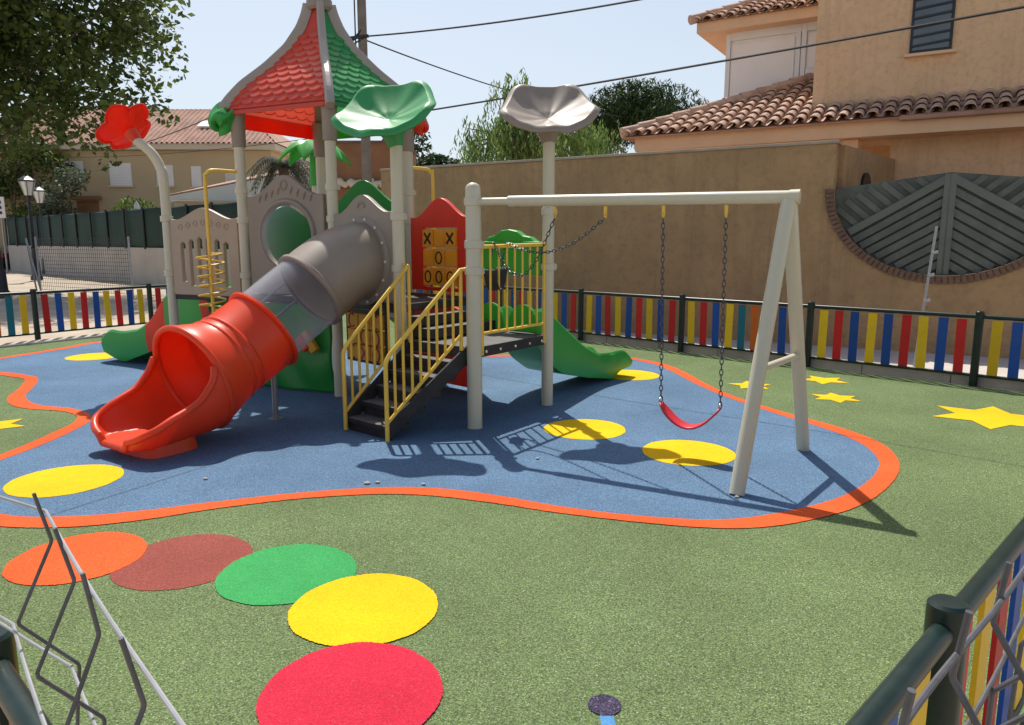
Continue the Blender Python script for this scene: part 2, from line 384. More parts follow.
for i in range(k):
    t = (pc[(i+1) % k]-pc[i-1]).normalized(); n_ = V((-t.y, t.x, 0)); w = .072+.012*math.sin(i*.0485)+.009*math.sin(i*.019+1)+(random.random()-.5)*.005
    vs += [pc[i]+n_*w+V((0, 0, .005)), pc[i]-n_*w+V((0, 0, .005))]
rb.add(vs, [(2*i, 2*((i+1) % k), 2*((i+1) % k)+1, 2*i+1) for i in range(k)])
struct(rb, 'orange_border', 'e_orange')
def disc(name, x, y, r, m, z=.0055):
    ph = random.random()*6
    pts = []
    for i in range(360):
        a = 2*math.pi*i/360; q = r*(1+.010*math.sin(3*a+ph)+.007*math.cos(2*a+ph)+.004*math.sin(11*a+ph))+(random.random()-.5)*.005
        pts.append((x+q*math.cos(a), y+q*math.sin(a)))
    return sheet(name, pts, z, m)
for x, y in ((-6.17, 10.78), (-3.2, 5.09), (.662, 6.54), (1.425, 5.79), (1.50, 9.27)): disc('yellow_circle', x, y, .37, 'e_yellow')
disc('orange_circle', -2.355, 3.79, .34, 'e_orange', .004)
disc('maroon_circle', -1.763, 3.75, .352, 'e_maroon', .0025)
disc('green_circle', -1.161, 3.60, .352, 'e_lgreen', .004)
disc('yellow_circle', -.689, 3.23, .345, 'e_yellow', .0055)
disc('crimson_circle', -.61, 2.57, .345, 'e_pink', .007)
disc('dark_circle', .342, 2.492, .062, 'e_dark', .005)
sheet('blue_stalk', [(.315, 2.30), (.365, 2.30), (.368, 2.445), (.318, 2.445)], .003, 'e_blue2')
def star(x, y, r, rot, n=6, q=.56, sq=1.0):
    pts = []
    for i in range(2*n):
        rr = r if i % 2 == 0 else r*q
        a = rot+math.pi*i/n; pts.append((x+rr*math.cos(a), y+rr*math.sin(a)*sq))
    return sheet('yellow_star', pts, .004, 'e_yellow')
star(4.66, 7.0, .56, .98, 6, .55)
star(3.53, 7.90, .27, .3, 6, .55); star(3.83, 8.93, .30, .5, 5, .5); star(2.83, 8.6, .27, .2, 5, .5); star(-4.85, 6.62, .35, .1, 6)
def seam(pts, w=.007):
    b = MB()
    for p, q in zip(pts, pts[1:]):
        p, q = V((*p, .0072)), V((*q, .0072)); d = (q-p).normalized(); n_ = V((-d.y, d.x, 0))*w/2
        b.add([p-n_, q-n_, q+n_, p+n_], [(0, 1, 2, 3)])
    struct(b, 'surface_joint', 'seam')
seam([(-.408, 9.287), (1.036, 7.894), (3.084, 6.177), (3.887, 5.409), (5.2, 4.6)])
seam([(-2.9, 4.36), (-1.9, 6.2)], .005)
for x, y in ((-.95, 5.02), (-.62, 4.98), (-1.02, 5.0), (1.50, 4.72), (.20, 5.6), (-2.2, 5.1)):
    b = MB(); sz = .011+.008*random.random()
    b.grid(lambda u, v: V((x+sz*math.cos(2*math.pi*u)*math.sin(math.pi*v)*1.3, y+sz*math.sin(2*math.pi*u)*math.sin(math.pi*v), .011-sz*.6*math.cos(math.pi*v))), 8, 6)
    tag(b.build('pebble', 'concrete'), 'tiny pale pebble lying on the blue rubber', 'pebble', 'pebbles scattered on the blue rubber')
# kerbs
def strip(name, p, q, off0, off1, z0, z1, m):
    p, q = V(p), V(q); d = (q-p).normalized(); n_ = V((d.y, -d.x, 0))   # right-hand side of p->q
    b = MB(); L = (q-p).length; k = int(L/1.0); 
    for i in range(k):
        a = p+d*(L*i/k+.004); c = p+d*(L*(i+1)/k-.004)
        b.obox((a+c)/2+n_*(off0+off1)/2+V((0, 0, (z0+z1)/2)), (c-a)/2, n_*(off1-off0)/2, V((0, 0, (z1-z0)/2)))
    struct(b, name, m, bevel=.008)
strip('kerb', FC[1], FC[2], .07, .22, -.03, .12, 'kerb')
strip('kerb', FC[3], FC[2], .06, .40, -.03, .03, 'concrete')
strip('kerb', FC[0], FC[1], .07, .2, -.03, .05, 'kerb')

# ------------------------------------------------------------------ playground fences
def post_mesh():
    b = MB(); b.lathe([(0, .885), (.036, .885), (.044, .877), (.045, .86), (.045, 0)], (0, 0, 0), 18)
    return mesh_only(b, 'fence_post', 'fgreen')
PM = post_mesh()
SM = {}
for key in 'yrbto':
    b = MB(); b.box(-.052, .052, -.007, .007, .145, .785); SM[key] = mesh_only(b, 'fence_slat', 's'+key)
def railmesh(L):
    b = MB(); b.tube([(.03, 0, .82), (L-.03, 0, .82)], .026, 12); b2 = MB(); b2.tube([(.03, 0, .13), (L-.03, 0, .13)], .018, 10)
    return mesh_only(b, 'top_rail', 'fgreen'), mesh_only(b2, 'bottom_rail', 'fgreen')
def fence(posts, label, cols):
    t = thing('slat_fence', posts[0], label, 'fence')
    ci = 0
    for p in posts: inst('post', PM, t, p, random.random())
    for p, q in zip(posts, posts[1:]):
        p, q = V(p), V(q); d = q-p; L = d.length; rz = math.atan2(d.y, d.x)
        a, b = railmesh(L); inst('top_rail', a, t, p, rz); inst('bottom_rail', b, t, p, rz)
        n = max(1, round(L/.205)-1); 
        for i in range(n):
            w = p+d*((i+.85)/(n+.7)); key = cols[ci % len(cols)]; ci += 1
            so_ = inst('slat', SM[key], t, w+V((0, 0, (random.random()-.5)*.008)), rz); so_.rotation_euler = (0, (random.random()-.5)*.035, rz)
    return t
d1 = (FC[2]-FC[1]).normalized()
ps = [FC[1]]+[V((5.44, 8.57, 0))+V((-1.42, 1.36, 0))*i for i in range(0, 8)]
ps = [FC[1]+(V((5.44, 8.57, 0))-FC[1])*1.0*i for i in (0,)]+ps[1:]
fence([tuple(p) for p in ps], 'low fence of coloured slats running in front of the brown stucco garden wall', 'rbyrbrby'+'rbyrbybry'+'rbyotybry'+'rbyrbyrby'*6)
fence([(-8.09-1.14, 12.52-1.69, 0), (-8.09, 12.52, 0), (-6.95, 14.2, 0), (-5.82, 15.88, 0), (-4.69, 17.56, 0)], 'low fence of coloured slats at the left beside the sandy ground and lamp posts', 'rbyrbyoty'+'rby'*9)
q1 = V((1.0, 1.58, 0)); dq = (FC[1]-q1)/4
fence([tuple(V((-.1, .48, 0))), tuple(q1)]+[tuple(q1+dq*i) for i in range(1, 4)]+[tuple(FC[1]-dq*.06)], 'nearest slat fence, cut by the lower right corner, dark green post and round rail', 'yrbyrbyryrbyrb')
q2 = V((-1.10, 1.44, 0)); e = V((-.707, .707, 0))*1.98
fence([tuple(V((-.19, .57, 0))), tuple(q2), tuple(q2+e), tuple(q2+2*e)], 'slat fence at the lower left corner with dark green rail behind bent wires', 'yrbyrb')

# ------------------------------------------------------------------ play structure
PS = thing('play_structure', (-1.5, 8.0, 0), 'playground tower with scaled red and green roof, red tube slide, yellow stairs and swing frame', 'play structure')
A = V((-.34, 6.6, 0)); FLp = V((.366, 7.56, 0)); Gp = V((-1.09, 7.2, 0)); Mp = V((-.39, 8.15, 0))
Fp = V((-1.90, 8.0, 0)); Rp = V((-1.22, 8.95, 0)); Lp = V((-3.05, 8.55, 0)); Bp = V((-2.40, 9.55, 0)); Np = V((-4.15, 9.05, 0))
DZ = 1.08; LZ = .74
Z = V((0, 0, 1))
def pole(p, h, r=.058, rings=(), cap='dome', name='post'):
    b = MB(); prof = [(r, 0), (r, h)]
    if cap == 'dome': prof += [(r*.96, h+.02), (r*.75, h+.045), (r*.4, h+.06), (0, h+.064)]
    else: prof += [(0, h)]
    b.lathe([(r*1.05, 0), (r*1.05, .01)]+prof, p, 20)
    o = b.build(name, 'cream', PS)
    for z in rings:
        c = MB(); c.lathe([(r, z-.035), (r+.012, z-.033), (r+.014, z), (r+.012, z+.033), (r, z+.035)], p, 20)
        c.obox(V(p)+V((r+.012, 0, z)), (.016, 0, 0), (0, .008, 0), (0, 0, .025))
        c.build('collar', 'cream', o)
    return o
pole(A, 2.13, .068, (1.43, 1.66, 2.03), name='post')
pole(FLp, 2.74, .06, (1.43, 1.98), 'flat'); pole(Gp, 2.66, .06, (1.43, 1.92), 'flat')
pole(Mp, 1.9, .058, (1.4,)); 
for p in (Lp, Fp, Rp, Bp): pole(p, 3.0, .058, (1.3, 1.92, 2.25), 'flat')
pole(V((-3.45, 10.05, 0)), 1.95, .058)
# bent post carrying the red flower
b = MB(); b.tube(catmull([Np, Np+Z*1.2, Np+Z*2.35, Np+V((-.03, 0, 2.55)), Np+V((-.10, -.02, 2.70)), Np+V((-.20, -.03, 2.80)), Np+V((-.29, -.04, 2.87))], 6, False), .056, 16)
o = b.build('bent_post', 'cream', PS)
for z in (1.3, 1.95):
    c = MB(); c.lathe([(.058, z-.035), (.072, z-.03), (.072, z+.03), (.058, z+.035)], Np, 18); c.build('collar', 'cream', o)
# decks
def quad_slab(name, pts, z, th, parent=PS, mats=('decktop', 'black'), bev=.006):
    b = MB(); n = len(pts); top = [V((p[0], p[1], z)) for p in pts]; bot = [V((p[0], p[1], z-th)) for p in pts]
    b.add(top+bot, [tuple(range(n))], 0)
    b.add(top+bot, [tuple(reversed(range(n, 2*n)))]+[(i, i+n, (i+1) % n+n, (i+1) % n) for i in range(n)], 1)
    return b.build(name, list(mats), parent, bevel=bev)
def inset(a, b, d): return a+(b-a).normalized()*d
quad_slab('deck', [Lp, Fp, Rp, Bp], DZ, .08, mats=('black', 'black'))
quad_slab('deck', [Fp+V((.02, -.02, 0)), Gp, Mp, Rp+V((.02, -.02, 0))], DZ, .08, mats=('black', 'black'))
quad_slab('deck', [Np, Lp-V((.01, .0, 0)), Bp-V((.01, 0, 0)), V((-3.45, 10.05, 0))], DZ-.01, .08, mats=('black', 'black'))
ld = quad_slab('landing', [Gp+V((.03, -.03, 0)), A, FLp, Mp+V((.03, 0, 0))], LZ, .10)
b = MB()
for t in (.12, .3, .5, .7, .88):
    p = A.lerp(FLp, t)+V((.02, -.015, LZ-.05)); b.lathe([(.012, 0), (.012, .006), (0, .008)], p, 8, ax=(.8, -.6, 0))
b.build('bolt', 'bolt', ld)
gm = (Mp-Gp); gn = V((gm.y, -gm.x, 0)).normalized()
for i, z in enumerate((LZ+.115, LZ+.225)):
    w = .34-.17*i
    quad_slab('step', [Gp+gm*.06+gn*.03, Gp+gm*.06+gn*w, Mp-gm*.08+gn*w, Mp-gm*.08+gn*.03], z, .10, mats=('decktop', 'black'))
# ---- panels
def panel_outline(W, z0, zs, zp, style=0, n=26):
    """bottom z0, shoulders zs, peak zp; bell-curve top"""
    pts = [(-W/2, z0), (W/2, z0)]
    for i in range(n+1):
        u = 1-2*i/n
        bell = math.exp(-(u*1.75)**2) - math.exp(-(1.75)**2)*abs(u)
        if style == 1: bell = math.exp(-(u*2.2)**2)
        edge = .05*max(0, (abs(u)-.78)/.22)
        pts.append((u*W/2, zs+(zp-zs)*bell+edge*.5))
    return pts
def frame(p, q, gap=.075):
    d = (q-p).normalized(); return (p+q)/2, d, (q-p).length-2*gap
# window panel between L and F
c0, dx, W = frame(Lp, Fp, .10); 
out = panel_outline(W, 1.10, 2.16, 2.40); wc = 1.745
b = MB(); b.plate(out, [circ(.02, wc, .345, 40)], .06, c0, dx, Z)
wp = b.build('window_panel', 'taupe', PS, bevel=.012)
nrm = V((dx.y, -dx.x, 0)); 
if nrm.y > 0: nrm = -nrm
b = MB(); b.tube([c0+dx*(.02+.375*math.cos(a))+Z*(wc+.375*math.sin(a))+nrm*.03 for a in [2*math.pi*i/48 for i in range(48)]], .03, 8, closed=True)
b.build('window_frame', 'taupe', wp)
b = MB(); b.lathe([(.36, .02), (.33, .07), (.27, .13), (.18, .175), (.08, .20), (0, .205)], c0+dx*.02+Z*wc, 36, ax=nrm)
b.build('bubble_window', 'bubble', wp)
b = MB()   # embossed ornaments
for i in range(9):
    u = -.36+.09*i; 
    if abs(u) < .05: continue
    zz = 2.13+.12*math.exp(-(u*3.4)**2)
    b.tube([c0+dx*u+Z*(zz-.05)+nrm*.03, c0+dx*(u+.012)+Z*zz+nrm*.034, c0+dx*(u+.035)+Z*(zz+.03)+nrm*.03], [.008, .014, .006], 8)
b.tube([c0+dx*(.045*math.cos(a))+Z*(2.29+.045*math.sin(a))+nrm*.03 for a in [2*math.pi*i/20 for i in range(20)]], .012, 6, closed=True)
b.build('ornament', 'taupe', wp)
# slotted panel between N and L
c1, d1x, W1 = frame(Np, Lp); out = panel_outline(W1, 1.05, 1.92, 2.07)
holes = []
for i in range(6):
    u = -.34+.136*i; zt = 1.62+.09*math.exp(-(u*3)**2); zb = 1.16 if i % 2 else 1.21
    holes.append([(u-.038, zb), (u+.038, zb), (u+.038, zt), (u, zt+.03), (u-.038, zt)])
b = MB(); b.plate(out, holes, .055, c1, d1x, Z); sp = b.build('slotted_panel', 'tan', PS, bevel=.01)
n1 = V((d1x.y, -d1x.x, 0)); n1 = n1 if n1.y < 0 else -n1
for i in range(7):
    u = -.36+.12*i; zz = 1.83+.07*math.exp(-(u*3)**2)
    b = MB(); b.tube([c1+d1x*(u+.03*math.cos(a))+Z*(zz+.03*math.sin(a))+n1*.028 for a in [2*math.pi*j/14 for j in range(14)]], .008, 6, closed=True)
    b.build('ornament', 'tan', sp)
# tube panel between F and G
c2, d2x, W2 = frame(Fp, Gp, .065); n2 = V((d2x.y, -d2x.x, 0)); n2 = n2 if n2.y < 0 else -n2
TC = c2+Z*1.49
b = MB(); b.plate(panel_outline(W2, 1.10, 1.95, 2.15), [circ(0, 1.49, .36, 40)], .06, c2, d2x, Z)
tp = b.build('tube_panel', 'taupe', PS, bevel=.012)
b = MB()
b.tube([c2+d2x*(.06*math.cos(a))+Z*(2.02+.05*math.sin(a))+n2*.03 for a in [math.pi*i/10 for i in range(11)]], .014, 6)
b.build('ornament', 'taupe', tp)
# tic-tac-toe panel between R and M (seen from the swing side)
c3, d3x, W3 = frame(Rp, Mp, .06); n3 = V((d3x.y, -d3x.x, 0)); n3 = n3 if n3.y < 0 else -n3
if d3x.x < 0: d3x = -d3x
b = MB(); b.plate(panel_outline(W3, 1.12, 1.93, 2.17), [[(-.30, 1.16), (.30, 1.16), (.30, 1.84), (-.30, 1.84)]], .06, c3, d3x, Z)
tt = b.build('tic_tac_toe_panel', 'redp', PS, bevel=.012)
def game(parent, c, d, n, u0, z0, sx, sz, marks, mk='mark'):
    for r in range(3):
        for q in range(3):
            ct = c+d*(u0+(q-1)*sx)+Z*(z0+(1-r)*sz)
            b = MB(); b.obox(ct, d*sx*.45, n*.045, Z*sz*.45)
            ch = marks[r][q]; f0 = ct+n*.0465; w = .055*sx/.19
            if ch == 'X':
                for s_ in (1, -1): b.seg(f0-d*w+Z*w*s_*1.1, f0+d*w-Z*w*s_*1.1, .022, .004, 1, up=n) if False else b.obox(f0, (d*1+Z*1.1*s_)*w, (d*1.1-Z*s_)*.010, n*.0015, 1)
            elif ch == 'O':
                b.tube([f0+d*w*.9*math.cos(a)+Z*w*1.15*math.sin(a) for a in [2*math.pi*i/18 for i in range(18)]], .010, 6, 1, closed=True)
            elif ch == 'C':
                b.tube([f0+d*w*.9*math.cos(a)+Z*w*1.15*math.sin(a) for a in [R(50)+R(260)*i/14 for i in range(15)]], .010, 6, 1)
            b.build('game_block', ['yblock', mk], parent, bevel=.012)
game(tt, c3, d3x, n3, 0, 1.50, .195, .218, ['X X', ' O ', 'OOC'])
b = MB()
for z in (1.28, 1.50, 1.72): b.tube([c3-d3x*.33+Z*z, c3+d3x*.33+Z*z], .012, 8)
b.build('axle', 'steel', tt)
# lower tic-tac-toe under the tube deck
lp = MB(); cl = c2+n2*.0
for a_, b_ in ((-.36, -.33), (.33, .36)): lp.obox(cl+d2x*(a_+b_)/2+Z*.74, d2x*.015, n2*.02, Z*.30)
for z in (.45, 1.0-.03): lp.obox(cl+Z*z, d2x*.36, n2*.018, Z*.014)
lpo = lp.build('lower_game_frame', 'black', PS)
game(lpo, cl, d2x, n2, 0, .71, .21, .165, ['C C', ' OO', 'CXO'], 'markr')
# green relief panel under L-F, with a toy slider
b = MB(); Wg = W+.05
def relief(u, v):
    x = (u-.5)*Wg; z = .03+v*.97
    h = .025*math.sin(9*z+3*math.sin(4*x)+2)+.018*math.sin(7*x+5*z)
    return c0+dx*x+Z*z+nrm*(.02+h)
b.grid(relief, 40, 40)
gp = b.build('green_relief_panel', 'pgreen', PS, solid=.03)
b = MB(); b.obox(c0+dx*.33+Z*.60+nrm*.10, (dx*.8+Z*.6)*.05, nrm*.03, (dx*-.6+Z*.8)*.13); b.build('slider_toy', 'yblock', gp, bevel=.01)
b = MB(); b.obox(c0+dx*.25+Z*.58+nrm*.11, (dx*.8+Z*.6)*.05, nrm*.03, (dx*-.6+Z*.8)*.09); b.build('slider_toy', 'redp', gp, bevel=.01)
# red lower panel under M-R and green arch panel on the back of the tower
b = MB(); b.plate(panel_outline(W3+.02, .05, .90, .98), [], .05, c3, d3x, Z); b.build('lower_panel', 'redp', PS, bevel=.01)
c4, d4x, W4 = frame(Bp, Rp); b = MB(); b.plate(panel_outline(W4, 1.1, 2.10, 2.42), [], .05, c4, d4x, Z); b.build('arch_panel', 'pgreen', PS, bevel=.01)

c5, d5x, W5 = frame(Lp, Bp); b = MB(); b.plate(panel_outline(W5, 1.1, 1.92, 2.10), [], .05, c5, d5x, Z); b.build('rear_panel', 'pgreen', PS, bevel=.01)

# ---- roof
rc = (Lp+Fp+Rp+Bp)/4
EZ, AZ = 3.095, 4.27
PROF = [(0, 1.0), (.10, .925), (.24, .785), (.41, .545), (.60, .325), (.78, .19), (.9, .135), (1, .105)]
def rprof(t): return smooth_tab(PROF, t)
def corner(p, t, over=.16):
    d = (p-rc); d = d+d.normalized()*over
    z = EZ+(AZ-EZ)*t - .0
    return V((rc.x, rc.y, 0))+V((d.x, d.y, 0))*rprof(t)+Z*z
CN = [Lp, Fp, Rp, Bp]
rf = MB()
rf.lathe([(.0, AZ+.34), (.035, AZ+.32), (.06, AZ+.25), (.05, AZ+.18), (.09, AZ+.12), (.14, AZ+.05), (.145, AZ-.03), (.12, AZ-.06)], V((rc.x, rc.y, 0)), 20)
roof = rf.build('roof', 'taupe', PS)
for i, p in enumerate(CN):
    b = MB(); out_d = (V((p.x, p.y, 0))-V((rc.x, rc.y, 0))).normalized(); sd = V((-out_d.y, out_d.x, 0)); vs = []; n = 30
    for j in range(n+1):
        t = j/n; q = corner(p, t); q2 = corner(p, min(1, t+.02)); q1_ = corner(p, max(0, t-.02)); tg = (q2-q1_).normalized(); up = sd.cross(tg); up = up if up.z > 0 else -up
        hw = .046-.006*t
        if j == 0: q = q - tg*.05
        for (a, h) in ((-1, -.05), (-1, .035), (-.6, .062), (.6, .062), (1, .035), (1, -.05)): vs.append(q+sd*hw*a+up*h)
    fs = [(j*6+m, j*6+(m+1) % 6, (j+1)*6+(m+1) % 6, (j+1)*6+m) for j in range(n) for m in range(6)]
    b.add(vs, fs, 0, False); b.add(vs[:6], [(0, 1, 2, 3, 4, 5)])
    b.build('roof_rib', 'ribgrey', roof, bevel=.008)
    b = MB(); b.lathe([(.062, 2.72), (.075, 2.725), (.078, 2.98), (.085, 3.05), (.085, 3.12)], p, 18); b.build('post_sleeve', 'taupe', roof)
def scale_panel(pa, pb, m):
    b = MB(); NU, NV = 170, 330; rows = 16.0
    v1 = corner(pa, 0); w = (corner(pb, 0)-corner(pa, 0)).normalized()
    fl = []
    def fn(u, v):
        a, c = corner(pa, v), corner(pb, v); q = a.lerp(c, u)
        W_ = (c-a).length; x = (u-.5)*W_
        vv = v*1.0
        a2, c2_ = corner(pa, min(1, v+.01)), corner(pb, min(1, v+.01)); a0, c0_ = corner(pa, max(0, v-.01)), corner(pb, max(0, v-.01))
        tg = (a2.lerp(c2_, u)-a0.lerp(c0_, u)).normalized(); nn = w.cross(tg); nn = nn if nn.z > 0 else -nn
        h = 0
        if .012 < v < .72:
            best = 0
            s = (v-.012)*rows+.2; 
            for rr in (math.floor(s)-1, math.floor(s), math.floor(s)+1):
                if rr < 0: continue
                pit = .165; ph = .5 if int(rr) % 2 else 0
                k_ = round(x/pit-ph)+ph; dxn = (x-k_*pit)/(pit*.5)
                lo = rr+ .70*(1-math.sqrt(max(0, 1-.92*dxn*dxn))) - .35        # scalloped lower edge
                dd = s-lo
                if 0 <= dd < 1.9 and abs(dxn) <= 1.001:
                    hh = .032*(1-dd/1.9)*min(1, dd*10)*(1-.15*dxn*dxn)
                    best = max(best, hh)
            h = best
        return q+nn*h - nn*.012
    b.grid(fn, NU, NV)
    o = b.build('roof_panel', m, roof)
    # rounded eave fascia
    return o
for (i, j, m) in ((0, 1, 'roofred'), (1, 2, 'roofgreen'), (2, 3, 'roofgreen'), (3, 0, 'roofred')):
    scale_panel(CN[i], CN[j], m)
    a, c = corner(CN[i], 0), corner(CN[j], 0); b = MB(); dd = (c-a).normalized()
    hv = .16 if i >= 2 else .045
    b.seg(a+dd*.06+Z*(.005-hv/2), c-dd*.06+Z*(.005-hv/2), .012 if i >= 2 else .022, hv); b.build('eave_edge', {'roofred': 'valred', 'roofgreen': 'valgreen'}[m] if i >= 2 else m, roof, bevel=.005)
for p, m in ((Lp, 'green'), (Rp, 'redp')):
    od = (p-rc).normalized(); q = p+od*.20+Z*3.03; b = MB(); sd = V((-od.y, od.x, 0))
    def leaf(u, v, q=q, od=od, sd=sd, m=m):
        a = 2*math.pi*u; ph = math.pi*(v-.5)
        k_ = 1.15 if m == 'green' else .75; return q-od*.05+(od*(.13*math.cos(ph)*math.cos(a)-.05*math.sin(ph))+sd*.16*math.cos(ph)*math.sin(a)+Z*(.15*math.sin(ph)*(1-.5*abs(math.sin(a)))+.02*math.cos(5*a)))*k_
    b.grid(leaf, 24, 12); b.build('corner_ornament', m, roof)

# ---- flowers on posts
def dish(name, c, nrm_, Rr, m, lobes, amp, deep, ruffle, ph=0, thick=.02, waves=0, clover=0):
    nn = V(nrm_).normalized(); u_ = nn.orthogonal().normalized(); u_ = (V((1, 0, 0))-nn*nn.x).normalized(); w_ = nn.cross(u_); c = V(c)
    b = MB()
    def fn(u, v):
        a = 2*math.pi*u; r = v*Rr*(1+amp*math.cos(lobes*a+ph)*v)
        if clover: r = v*Rr*(1-clover*v*(1-abs(math.cos((lobes*a+ph)/2))**.6))
        z = deep*(v**1.6)*Rr+ruffle*Rr*(v**2)*math.cos(lobes*a+ph)+ .014*Rr*v*math.cos(lobes*2*a+ph*2)+.012*Rr*v*math.sin(3*a+ph)
        if v > .9: z -= (v-.9)*10*.13*Rr        # rolled rim
        z -= .035*Rr*(1-min(1, v*5))
        return c+u_*r*math.cos(a)+w_*r*math.sin(a)+nn*z
    b.grid(fn, 96, 26)
    return b.build(name, m, PS, solid=thick)
def neck(c, p, r0, r1, m, parent):
    b = MB(); b.tube([p, V(p).lerp(V(c), .45), V(p).lerp(V(c), .8), c], [r0, r0+(r1-r0)*.35, r0+(r1-r0)*.75, r1], 24); b.build('flower_base', m, parent)
f1 = dish('flower', FLp+V((-.01, -.03, 2.875)), (.0, -.60, .80), .47, 'taupe', 5, .05, .34, .055, 1.3); tag(f1, 'taupe plastic flower dish')
neck(FLp+V((-.01, .03, 2.80)), FLp+V((0, 0, 2.64)), .066, .14, 'taupe', f1)
f2 = dish('flower', Gp+V((-.06, -.04, 2.81)), (-.16, -.60, .79), .48, 'lgreen', 5, .05, .32, .055, 2.0); tag(f2, 'green plastic flower dish')
neck(Gp+V((-.04, .02, 2.735)), Gp+V((0, 0, 2.56)), .066, .14, 'lgreen', f2)
f3 = dish('flower', Np+V((-.36, -.01, 2.965)), (-.68, .30, .66), .345, 'redp', 5, .0, .36, .05, 1.1, clover=.30); tag(f3, 'red lobed plastic flower')
f3.data.materials[0] = M['flowerred']
neck(Np+V((-.34, -.02, 2.945)), Np+V((-.26, -.04, 2.85)), .062, .085, 'red', f3)
# palm-leaf topper on a rear post
Kp = V((-2.75, 10.65, 0)); pole(Kp, 2.6, .058, (), 'flat')
b = MB(); b.tube([Kp+Z*2.45, Kp+Z*2.8, Kp+Z*3.02], [.09, .075, .05], 14); pt = b.build('palm_topper', 'hgreen', PS)
for i in range(6):
    a = i*math.pi/3+.5; dr = V((math.cos(a), math.sin(a), 0)); sd = V((-dr.y, dr.x, 0)); b = MB()
    def fr(u, v, dr=dr, sd=sd):
        r = .05+.46*u; w = .15*math.sin(math.pi*min(1, .12+u*.9))+.01
        return Kp+Z*(3.03+.22*u-.50*u*u)+dr*r+sd*(v-.5)*2*w-Z*.25*abs(v-.5)*w*4
    b.grid(fr, 14, 6); b.build('leaf', 'hgreen', pt, solid=.02)

# ---- tube slide
def sweep(path, rad, n, a0f, a1f, m, name, parent, solid=.022, flat=None):
    """swept shell; angle 0 = straight down, +-pi = top"""
    pts = [V(p) for p in path]; k = len(pts); b = MB(); vs = []
    for i in range(k):
        t = (pts[min(i+1, k-1)]-pts[max(i-1, 0)]).normalized(); sd = t.cross(Z).normalized(); up = sd.cross(t)
        q = i/(k-1); r = rad(q) if callable(rad) else rad; a0, a1 = a0f(q), a1f(q)
        for j in range(n+1):
            a = lerp(a0, a1, j/n); sx, sz = math.sin(a)*r, -math.cos(a)*r
            if flat: sx, sz = flat(q, sx, sz, r)
            vs.append(pts[i]+sd*sx+up*sz)
    fs = [(i*(n+1)+j, (i+1)*(n+1)+j, (i+1)*(n+1)+j+1, i*(n+1)+j+1) for i in range(k-1) for j in range(n)]
    b.add(vs, fs, 0, True)
    o = b.build(name, m, parent, solid=solid); return o, [vs[i*(n+1)] for i in range(k)], [vs[i*(n+1)+n] for i in range(k)]
TP = catmull([TC+n2*-.02, TC+n2*.14+Z*-.01, V((-1.75, 7.36, 1.40)), V((-1.95, 7.16, 1.22)), V((-2.13, 6.98, 1.05)), V((-2.30, 6.80, .88)), V((-2.46, 6.61, .735)), V((-2.60, 6.41, .62)), V((-2.73, 6.22, .535)), V((-2.86, 6.02, .465)), V((-2.99, 5.80, .425)), V((-3.13, 5.59, .40))], 8, False)
full = lambda q: -math.pi; full1 = lambda q: math.pi
RT = .375
i_el, i_cl, i_mo = 24, 40, 64
def hood(q): u = max(0, min(1, (q-.50)/.5)); return RT+.085*u*u*(3-2*u)
ts, l_, r_ = sweep(TP[i_cl:i_mo+1], hood, 40, full, full1, 'red', 'tube_slide', PS)
sweep(TP[:i_el+1], RT, 40, full, full1, 'taupe', 'elbow', ts)
sweep(TP[i_el:i_cl+1], RT-.008, 40, full, full1, 'clear', 'clear_section', ts, solid=.008)
def flange(i, m, w=.024, e=.034):
    p = TP[i]; t = (TP[i+1]-TP[i-1]).normalized(); b = MB()
    b.lathe([(RT-.01, -w), (RT+e*.7, -w), (RT+e, -w*.6), (RT+e, w*.6), (RT+e*.7, w), (RT-.01, w)], p, 48, ax=t); return b.build('flange', m, ts)
flange(i_el, 'taupe'); flange(i_cl, 'red', .018, .045); 
b = MB(); b.lathe([(RT-.01, -.01), (RT+.07, -.01), (RT+.075, .012), (RT+.05, .03), (RT-.01, .03)], TC+n2*.02, 48, ax=n2); b.build('flange', 'taupe', ts)
for i in range(14):
    a = 2*math.pi*i/14; b = MB(); b.lathe([(.016, 0), (.014, .012), (0, .016)], TC+n2*.05+d2x*(RT+.045)*math.cos(a)+Z*(RT+.045)*math.sin(a), 8, ax=n2); b.build('bolt', 'bolt', ts)
b = MB()      # pale tie bars across the clear section
for an in (R(70), R(100)):
    t = (TP[i_cl]-TP[i_el]).normalized(); sd = t.cross(Z).normalized(); up = sd.cross(t)
    b.tube([TP[i]+(sd*-math.sin(an)*-1+up*-math.cos(an))*(RT+.03) for i in range(i_el, i_cl+1, 4)], .012, 8)
b.build('tie_bar', 'steel', ts)
OPEN = [(0, 2.05), (.12, 1.75), (.35, 1.5), (.7, 1.34), (.9, 1.15), (1, .95)]
rch = lambda q: RT+.035+.05*math.exp(-(q/.3)**2)
def flt(q, sx, sz, r):
    f = min(1, q*1.3)
    wq = 1 if q < .8 else math.sqrt(max(0, 1-((q-.8)/.2)**2*.72))
    return sx*(1+.12*f)*wq, (max(sz, -r*(1-.28*f)) if sz < 0 else sz)
ch, le, re_ = sweep(TP[i_mo:], rch, 36, lambda q: -smooth_tab(OPEN, q), lambda q: smooth_tab(OPEN, q), 'red', 'chute', ts, solid=.03, flat=flt)
b = MB(); 
